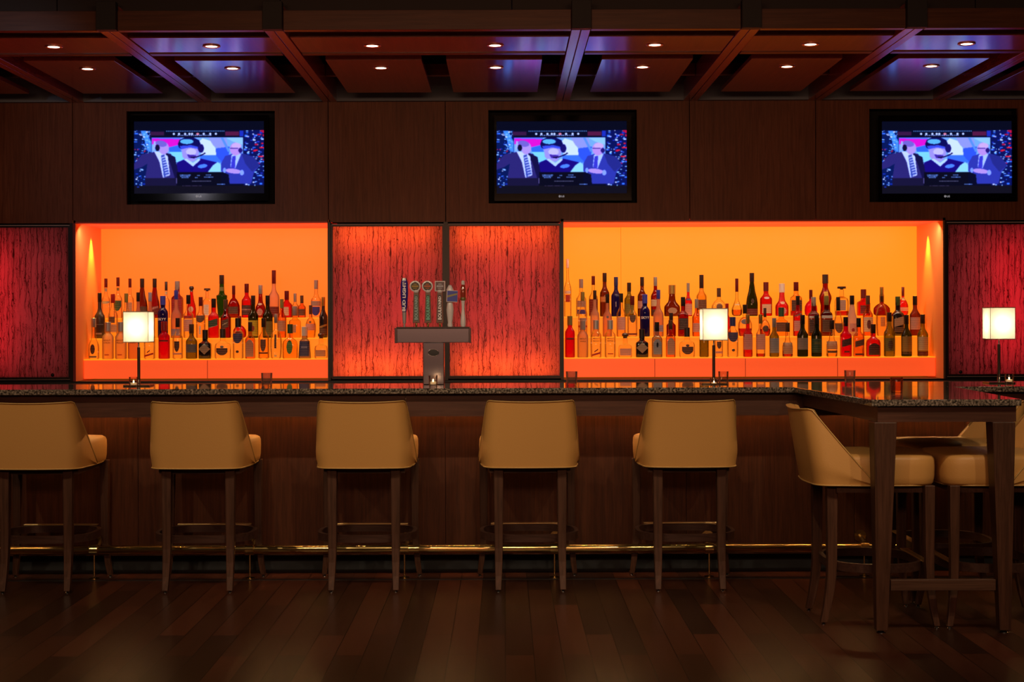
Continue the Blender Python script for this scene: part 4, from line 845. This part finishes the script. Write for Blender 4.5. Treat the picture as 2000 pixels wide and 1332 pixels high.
# ------------------------------------------------------------------ stools
def make_stool():
    t = empty('bar_stool', (0, 0, 0), 'x', 'bar stool', 'tan leather bar stools')
    # curved back shell: path round the back and the two wings
    path = []; hw0, yb = .258, -.30; R = .085
    for i in range(9):  # right wing from front to corner
        y = -.03-(i/8)*(-(yb+R)-.03); path.append((.272-.014*(i/8), y))
    for i in range(1, 7):
        a = i/7*PI/2; path.append((hw0-R+R*math.cos(a), yb+R-R*math.sin(a)))
    for i in range(0, 5): path.append((hw0-R-(i/8)*2*(hw0-R), yb-.012*math.sin(PI*i/8)))
    half = path[:]
    path = half+[(-x, y) for x, y in half[::-1][1:]]
    ZB_, ZT_ = .662, 1.018
    def topz(y):
        if y <= -.255: return ZT_
        k = (y+.255)/.225; return ZT_+(.675-ZT_)*min(1, k)**.95
    NT = 9; bm = bmesh.new(); outer, inner = [], []
    L = len(path)
    for i, (x, y) in enumerate(path):
        a = path[max(0, i-1)]; b = path[min(L-1, i+1)]; d = Vector((b[0]-a[0], b[1]-a[1])).normalized(); nrm = Vector((-d.y, d.x))
        if nrm.dot(Vector((-x, -.05-y))) < 0: nrm = -nrm
        zt = topz(y); co, ci = [], []
        for j in range(NT+1):
            k = j/NT; z = ZB_+(zt-ZB_)*k; f = (z-ZB_)/(ZT_-ZB_)
            bow = 1-.045*math.cos(PI*.5*min(1, k*4)) if j < 3 else 1
            xx = x*(1-.10*f**1.3)*(bow if j < 2 else 1); yy = y-.062*f
            dip = -.008*(1-(x/.258)**2)*(k**8) if y < -.25 else 0
            th = .052*(1-.35*f)
            co.append(bm.verts.new((xx, yy, z+dip))); ci.append(bm.verts.new((xx+nrm.x*th, yy+nrm.y*th, z+dip)))
        outer.append(co); inner.append(ci)
    for i in range(L-1):
        for j in range(NT):
            bm.faces.new((outer[i][j], outer[i+1][j], outer[i+1][j+1], outer[i][j+1])); bm.faces.new((inner[i][j], inner[i][j+1], inner[i+1][j+1], inner[i+1][j]))
        bm.faces.new((outer[i][NT], outer[i+1][NT], inner[i+1][NT], inner[i][NT])); bm.faces.new((outer[i][0], inner[i][0], inner[i+1][0], outer[i+1][0]))
    for i in (0, L-1):
        for j in range(NT): bm.faces.new((outer[i][j], outer[i][j+1], inner[i][j+1], inner[i][j]))
    topline = [tuple(o[NT].co) for o in outer]; botline = [tuple(o[0].co) for o in outer]; endl = [tuple(v.co) for v in outer[0]]
    bk = obj('backrest', bm, M_LEATHER, t, True, bevel=.010, subsurf=1)
    bm = bmesh.new(); tube(bm, [(x*1.004, y-.002, z) for x, y, z in topline], .0035, 6); tube(bm, [(x*1.002, y-.002, z) for x, y, z in botline], .004, 6); obj('piping', bm, M_PIPE, bk, True)
    # seat cushion
    bm = bmesh.new(); rings = []
    def ring(z, s, c=0):
        pts = []
        for k in range(40):
            a = 2*PI*k/40; px_, py_ = sect(a, 1, 7)
            yy = .005+py_*.262*s; wx = (.268 if yy > 0 else .268+yy*.12)*s; pts.append((px_*wx, yy, z+c*(1-(px_*px_+py_*py_)/2)*.0))
        return [bm.verts.new(p) for p in pts]
    for z, s in ((.662, .96), (.672, .985), (.70, 1.0), (.750, 1.005), (.780, 1.0), (.794, .98), (.801, .94), (.806, .75), (.809, .35)): rings.append(ring(z, s))
    for A, C_ in zip(rings, rings[1:]):
        for q in range(40): bm.faces.new((A[q], A[(q+1) % 40], C_[(q+1) % 40], C_[q]))
    bm.faces.new(rings[0][::-1]); bm.faces.new(rings[-1])
    st = obj('seat', bm, M_LEATHER, t, True)
    bm = bmesh.new(); tube(bm, [((v[0])*.968, .005+v[1]*.968*.262, .662) for v in [((sect(2*PI*k/40, 1, 5)[0])*.268/1.0, sect(2*PI*k/40, 1, 5)[1]) for k in range(40)]], .004, 6, True); obj('piping', bm, M_PIPE, st, True)
    obj('seat_frame', B(-.215, .215, -.20, .22, .625, .664), M_LEGX, t)
    # sabre legs
    for sx in (-1, 1):
        for front in (0, 1):
            bm = bmesh.new(); rows = []
            n = 9
            for i in range(n+1):
                k = i/n; z = .663*(1-k)+.013*k
                bend = max(0, (k-.55)/.45)**2
                if front: x = sx*(.245+.0*k)+sx*.022*bend; y = .222+.028*bend; s = .0235-.007*k-.003*bend
                else: x = sx*.168+sx*.003*bend; y = -.215-.040*bend; s = .0255-.006*k-.004*bend
                rows.append([bm.verts.new((x+a*s, y+b*s, z)) for a, b in ((-1,-1),(1,-1),(1,1),(-1,1))])
            for A, C_ in zip(rows, rows[1:]):
                for q in range(4): bm.faces.new((A[q], A[(q+1) % 4], C_[(q+1) % 4], C_[q]))
            bm.faces.new(rows[0]); bm.faces.new(rows[-1][::-1])
            l_ = obj('leg', bm, M_LEG, t, bevel=.003)
            glide(l_, sx*(.267 if front else .171), .25 if front else -.255, .010)
    # bentwood ring
    bm = bmesh.new(); rg = []
    NR_ = 56
    for i in range(NR_):
        a = 2*PI*i/NR_; x, y = sect(a, 1, 2.7); x *= .268; y = y*(.235 if y > 0 else .225)-.0
        nx, ny = math.cos(a), math.sin(a)
        rg.append([bm.verts.new((x+nx*o, y+ny*o, z)) for o, z in ((-.022, .258), (0, .258), (0, .298), (-.022, .298))])
    for i in range(NR_):
        A, C_ = rg[i], rg[(i+1) % NR_]
        for q in range(4): bm.faces.new((A[q], A[(q+1) % 4], C_[(q+1) % 4], C_[q]))
    rgo = obj('foot_ring', bm, wood('ring_wood', (.035, .016, .011), (.07, .034, .025), 'X', .28), t, 'auto')
    obj('brass_plate', B(-.205, .205, .204, .238, .298, .304), M_BRASS2, rgo, bevel=.001)
    return t
def copy_tree(o, parent=None):
    c = o.copy(); COL.objects.link(c); c.parent = parent
    for ch in list(o.children): copy_tree(ch, c)
    return c
proto = make_stool()
SX = [(-2.486, 8.24, 0, 'tan leather bar stool cut by the left edge, facing the bar'), (-1.626, 8.24, 0, 'tan leather bar stool second from the left, facing the bar'), (-.748, 8.24, 0, 'tan leather bar stool facing the bar, left of the beer taps'),
      (.13, 8.24, .02, 'tan leather bar stool facing the bar, right of the beer taps'), (.98, 8.24, 0, 'tan leather bar stool facing the bar below the middle lamp'),
      (1.75, 7.27, -PI/2, 'tan leather stool left of the tall table, back to the left'), (2.308, 7.265, PI/2, 'near tan leather stool right of the table, cut by the picture edge'), (2.308, 7.90, PI/2, 'far tan leather stool right of the table, behind the near one')]
for i, (x, y, rz, lb) in enumerate(SX):
    o = proto if i == 0 else copy_tree(proto)
    o.location = (x, y, 0); o.rotation_euler = (0, 0, rz); o['label'] = lb

# ------------------------------------------------------------------ bar lamps
M_POLE = mat('dark_leather_pole', (.03, .012, .01), .35); M_BRZ = mat('bronze_base', (.12, .08, .05), .3, 1)
def bar_lamp(px, D, wl, wr, zt, zb, label):
    x = XP((wl+wr)/2, D, 635); t = empty('table_lamp', (XP(px, D, 700), D, ZC), label, 'lamp', 'square-shade lamps on the bar')
    h0, h1 = zb-ZC, zt-ZC; s = .070; dx = 0
    bm = bmesh.new()
    for q in ((-s, -s, s, -s), (s, -s, s, s), (s, s, -s, s), (-s, s, -s, -s)):
        v = [bm.verts.new((q[0], q[1], h0)), bm.verts.new((q[2], q[3], h0)), bm.verts.new((q[2], q[3], h1)), bm.verts.new((q[0], q[1], h1))]; bm.faces.new(v)
    bmesh.ops.remove_doubles(bm, verts=bm.verts, dist=1e-5)
    sh = obj('lamp_shade', bm, M_SHADE, t)
    bm = bmesh.new()
    for z in (h0, h1): tube(bm, [(-s, -s, z), (s, -s, z), (s, s, z), (-s, s, z)], .0028, 6, True)
    for a, b in ((-s, -s), (s, -s), (s, s), (-s, s)): tube(bm, [(a, b, h0), (a, b, h1)], .0014, 5)
    obj('shade_trim', bm, mat('shade_edge', (.35, .28, .18), .5), sh)
    bm = bmesh.new(); lathe(bm, [(.0035, h0-.03), (.0035, h1)], 8); lathe(bm, [(.009, h1-.06), (.009, h1-.1)], 10); obj('stem', bm, M_CHROME, t, True)
    bm = bmesh.new(); lathe(bm, [(.0085, .03), (.0085, h0-.03)], 14); obj('pole', bm, M_POLE, t, 'auto')
    bm = bmesh.new(); lathe(bm, [(.0095, .006), (.0095, .034), (.006, .036)], 14); obj('collar', bm, M_CHROME, t, 'auto')
    obj('base', B(-.075, .075, -.06, .06, 0, .008), M_BRZ, t, bevel=.002)
    l = light('POINT', 'lamp_bulb', (XP(px, D, 700), D, (zt+zb)/2), (0, 0, 0), 1.9, (1, .84, .60), .025)
bar_lamp(271, 8.6, 243, 301, ZP(609, 8.6, 271), ZP(668, 8.6, 271), 'lit square-shade lamp on the bar before the left niche')
bar_lamp(1394, 8.62, 1366, 1419, ZP(603, 8.62, 1394), ZP(664, 8.62, 1394), 'lit square-shade lamp on the bar before the right niche')
bar_lamp(1951, 8.6, 1918, 1984, ZP(601, 8.6, 1951), ZP(662, 8.6, 1951), 'lit square-shade lamp at the right end of the bar')

# ------------------------------------------------------------------ glasses and candles
def tumbler(px, D, wpx, hpx, g, label, z=ZC, candle=False, thick=True):
    x = XP(px, D, 745); r = wpx/2*D/F; h = hpx*D/F
    t = empty('candle_holder' if candle else 'tumbler', (x, D, z), label, 'candle' if candle else 'glass', 'glass candle holders on the bar' if candle else 'tumblers on the counter')
    bm = bmesh.new(); lathe(bm, [(0, 0), (r*.86, 0), (r*.9, .002), (r, h), (r*.955, h), (r*.85, .012), (0, .010)], 28, capends=False); obj('glass', bm, g, t, 'auto')
    if candle:
        bm = bmesh.new(); lathe(bm, [(0, .0115), (r*.72, .0125), (r*.76, h*.42), (r*.6, h*.40), (0, h*.38)], 20, capends=False); obj('wax', bm, M_WAX, t, 'auto')
        bm = bmesh.new(); lathe(bm, [(0, h*.38), (.0028, h*.45), (.0032, h*.50), (.0018, h*.60), (0, h*.68)], 10, capends=False); obj('flame', bm, M_FLAME, t, True)
        light('POINT', 'candle_glow', (x, D, z+h*.6), (0, 0, 0), .08, (1, .6, .25), .006)
G_VOT = glass('votive_glass', (.93, .90, .88), edge=.4)
tumbler(521, 8.45, 22, 27, G_TUMB, 'smoky tumbler on the bar under the left niche', candle=False)
tumbler(1116.5, 8.45, 23, 28, G_TUMB, 'smoky tumbler on the bar at the left end of the right niche')
tumbler(1660, 8.4, 22, 29, G_TUMB, 'smoky tumbler on the bar right of the middle lamp, near the table')
tumbler(1751, 7.5, 25, 30, G_RED, 'reddish tumbler on the tall table')
tumbler(1413, 8.45, 20, 27, G_VOT, 'clear tumbler beside the middle bar lamp')
tumbler(261, 8.45, 18, 20, G_VOT, 'votive candle beside the left bar lamp', candle=True)
tumbler(846, 8.40, 18, 22, G_VOT, 'votive candle in front of the beer tower', candle=True)
tumbler(1394.5, 8.40, 16, 14, G_VOT, 'low votive candle at the foot of the middle bar lamp', candle=True)
tumbler(1971, 8.5, 18, 20, G_VOT, 'votive candle beside the right-hand bar lamp', candle=True)

# ------------------------------------------------------------------ beer tower
YT = 8.70; k = YT/F
tx0 = XP(847.5, YT, 700)
t = empty('beer_tower', (tx0, YT, ZC), 'brushed steel T-shaped beer tower standing on the bar', 'beer tower')
zc0, zc1 = ZP(669, YT, 845)-ZC, ZP(641, YT, 845)-ZC
obj('column', B(-20.5*k, 20.5*k, -.05, .05, 0, zc0), M_STEEL, t, bevel=.004)
obj('top_box', B(-73*k, 71*k, -.055, .055, zc0, zc1), M_STEEL, t, bevel=.003)
obj('rim', B(-75*k, -70*k, -.06, .06, zc0-.002, zc1+.002), mat('dark_steel', (.2, .18, .2), .2, 1), t, bevel=.001)
obj('rim', B(68.5*k, 73*k, -.06, .06, zc0-.002, zc1+.002), bpy.data.materials['dark_steel'], t, bevel=.001)
obj('lid', B(-72*k, 70*k, -.06, .06, zc1, zc1+.008), mat('lid_dark', (.03, .02, .02), .3), t)
bm = bmesh.new(); lathe(bm, [(0, 0), (.031, 0), (.031, .002), (0, .0025)], 28, capends=False, dy=.62); bmesh.ops.rotate(bm, matrix=Matrix.Rotation(PI/2, 3, 'X'), verts=bm.verts)
bd = obj('badge', bm, M_BLACK, t); bd.location = (0, -.0505, ZP(688, YT)-ZC)
bm = bmesh.new(); tube(bm, [(.031*math.cos(a*PI/12), 0, .0195*math.sin(a*PI/12)) for a in range(24)], .0012, 6, True); o = obj('rim', bm, M_CHROME, bd, True); o.location = (0, -.003, 0)
# faucets under the box on the bartender side
for q in (-55, -33, -11, 11, 33, 55):
    bm = bmesh.new(); tube(bm, [(q*k, .05, zc0+.045), (q*k, .10, zc0+.045), (q*k, .120, zc0+.035), (q*k, .125, zc0+.012)], .008, 10); obj('faucet', bm, M_CHROME, t, True)
ztop = ZC+zc1+.008
def handle(px, top, label):
    return empty('tap_handle', (XP(px, YT, 600), YT, ztop), label, 'tap handle', 'tap handles on the beer tower'), (ZP(top, YT, px)-ztop)
M_BLUE = mat('handle_blue', (.035, .02, .22), .25); M_BRN = mat('handle_brown', (.14, .065, .045), .35); M_MINT = mat('mint_print', (.16, .50, .38), .5); M_PLW = mat('white_ceramic', (.62, .58, .60), .2)
M_GRY = mat('grey_print', (.30, .42, .42), .5)
t, h = handle(789.7, 543, 'dark blue tap handle with white lettering, leftmost on the tower')
bm = bmesh.new(); lathe(bm, [(.005, 0), (.005, .03)], 10); lathe(bm, [(.009, .02), (.011, .05), (.0125, .085)], 16); obj('ferrule', bm, mat('ferrule_grey', (.40, .36, .38), .35, .3), t, 'auto')
bm = bmesh.new(); lathe(bm, [(.012, .085), (.018, h*.45), (.0225, h*.68), (.0215, h*.88), (.017, h*.95)], 20, dy=.6); body = obj('grip', bm, M_BLUE, t, 'auto')
bm = bmesh.new(); lathe(bm, [(.017, h*.95), (.014, h), (0, h+.001)], 20, dy=.6, capends=False); obj('top', bm, M_CHROME, t, 'auto')
bm = text_bm('BUD LIGHT', width=h*.60, height=.019, rot=PI/2-.02, bold=.03)
for v in bm.verts: v.co.z += h*.62; v.co.y = -.0165
obj('lettering', bm, M_WHITE, body)
for j, (px, pb, colr, inkm, sq) in enumerate(((811, 813, 'grey-green lettering and round black badge', M_GRY, 0), (835, 836, 'mint lettering and round black badge', M_MINT, 0), (859.5, 859, 'white lettering and square badge', M_WHITE, 1))):
    t, h = handle(pb, 548, 'brown tapered tap handle with '+colr)
    bm = bmesh.new(); lathe(bm, [(.005, 0), (.008, .01), (.006, .022)], 10); obj('ferrule', bm, M_BRASS, t, 'auto')
    hb = ZP(571, YT)-ztop
    bm = bmesh.new(); taper(bm, 0, 0, .022, hb, .0205, .0145); 
    for v in bm.verts: v.co.y *= .6
    body = obj('grip', bm, M_BRN, t, bevel=.002)
    bm = bmesh.new(); v = [bm.verts.new(p) for p in ((-.013, -.0125, .035), (.013, -.0125, .035), (.0095, -.0100, hb-.012), (-.0095, -.0100, hb-.012))]; bm.faces.new(v)
    obj('name_plate', bm, mat('plate_%d' % j, [(.03, .08, .07), (.01, .07, .04), (.03, .02, .03)][j], .4), body)
    bm = text_bm('BOULEVARD', width=hb-.062, height=.0175, rot=PI/2, bold=.03); zc = (hb+.02)/2
    for v in bm.verts: v.co.z += zc; v.co.x *= 1-.25*(v.co.z-zc)/(hb/2); v.co.y = -.0135+.0015*(v.co.z-.035)/hb
    obj('lettering', bm, inkm, body)
    bm = bmesh.new(); lathe(bm, [(.0135, hb), (.016, hb+.008), (.010, hb+.016)], 16); obj('neck', bm, M_PLW, t, 'auto')
    zc = ZP(558.5, YT)-ztop; dx = (px-pb)*k
    bm = bmesh.new()
    if sq: box(bm, -.030, .030, -.006, .008, -.030, .030)
    else: lathe(bm, [(.0, -.008), (.031, -.008), (.032, .006), (.028, .008), (0, .008)], 30, capends=False); bmesh.ops.rotate(bm, matrix=Matrix.Rotation(PI/2, 3, 'X'), verts=bm.verts)
    bd = obj('badge', bm, M_PLW, t, None if sq else 'auto', bevel=.002 if sq else 0); bd.location = (dx, 0, zc)
    bm = bmesh.new()
    if sq: box(bm, -.025, .025, -.0072, -.006, -.025, .025)
    else: lathe(bm, [(0, .0082), (.0245, .0082), (.0245, .0092), (0, .0095)], 28, capends=False); bmesh.ops.rotate(bm, matrix=Matrix.Rotation(PI/2, 3, 'X'), verts=bm.verts)
    fc = obj('badge_face', bm, mat('badge_face_%d' % j, [(.02, .02, .012), (.02, .02, .012), (.10, .06, .07)][j], .4), bd)
    bm = bmesh.new(); ym = -.0100
    for kk, (zz, ww, hh) in enumerate(((.012, .020, .005), (0, .040, .010), (-.012, .024, .004))):
        v = [bm.verts.new(p) for p in ((-ww/2, ym, zz-hh/2), (ww/2, ym, zz-hh/2), (ww/2*.9, ym, zz+hh/2), (-ww/2*.9, ym, zz+hh/2))]; bm.faces.new(v)
    obj('emblem', bm, mat('emblem_%d' % j, [(.30, .18, .02), (.40, .08, .02), (.35, .33, .38)][j], .5), bd)
t, h = handle(879, 559, 'white ceramic tap handle with square blue badge')
bm = bmesh.new(); lathe(bm, [(.014, 0), (.016, .010), (.013, .024), (.016, .045), (.019, .075), (.021, .10), (.017, .13), (.012, .15), (.013, .17), (.019, .19), (.020, .215), (.012, .232), (.009, .24), (.009, h-.008), (0, h)], 22, capends=False)
obj('grip', bm, M_PLW, t, True)
bd = obj('badge', B(-.032, .032, -.008, .006, -.034, .034), M_PLW, t, bevel=.003); bd.location = (.012, -.014, ZP(578.5, YT)-ztop); bd.rotation_euler = (0, .04, .15)
fc = obj('badge_face', B(-.029, .031, -.0095, -.008, -.029, .031), mat('badge_blue', (.03, .06, .35), .3), bd)
bm = bmesh.new(); v = [bm.verts.new(p) for p in ((-.028, -.0102, -.008), (.028, -.0102, .010), (.028, -.0102, .020), (-.028, -.0102, .004))]; bm.faces.new(v); obj('emblem', bm, mat('badge_olive', (.25, .22, .08), .4), bd)
t, h = handle(904.5, 547, 'white tap handle with amber glass top, rightmost on the tower')
bm = bmesh.new(); lathe(bm, [(.012, 0), (.015, .01), (.016, .03), (.013, .06), (.0085, .10), (.010, h*.52), (.0125, h*.56)], 20); obj('grip', bm, M_PLW, t, 'auto')
bm = bmesh.new(); lathe(bm, [(.0125, h*.56), (.0165, h*.58), (.0165, h*.62), (.0155, h*.63)], 20); obj('band', bm, mat('olive_band', (.12, .10, .02), .3), t, 'auto')
bm = bmesh.new(); lathe(bm, [(.0155, h*.63), (.0165, h*.72), (.015, h*.85), (.009, h*.90)], 20); obj('glass_top', bm, mat('amber_grip', (.25, .035, .02), .12, coat=.5), t, 'auto')
bm = bmesh.new(); lathe(bm, [(.007, h*.88), (.011, h*.92), (.010, h*.98), (0, h)], 16, capends=False); obj('knob', bm, M_PLW, t, 'auto')
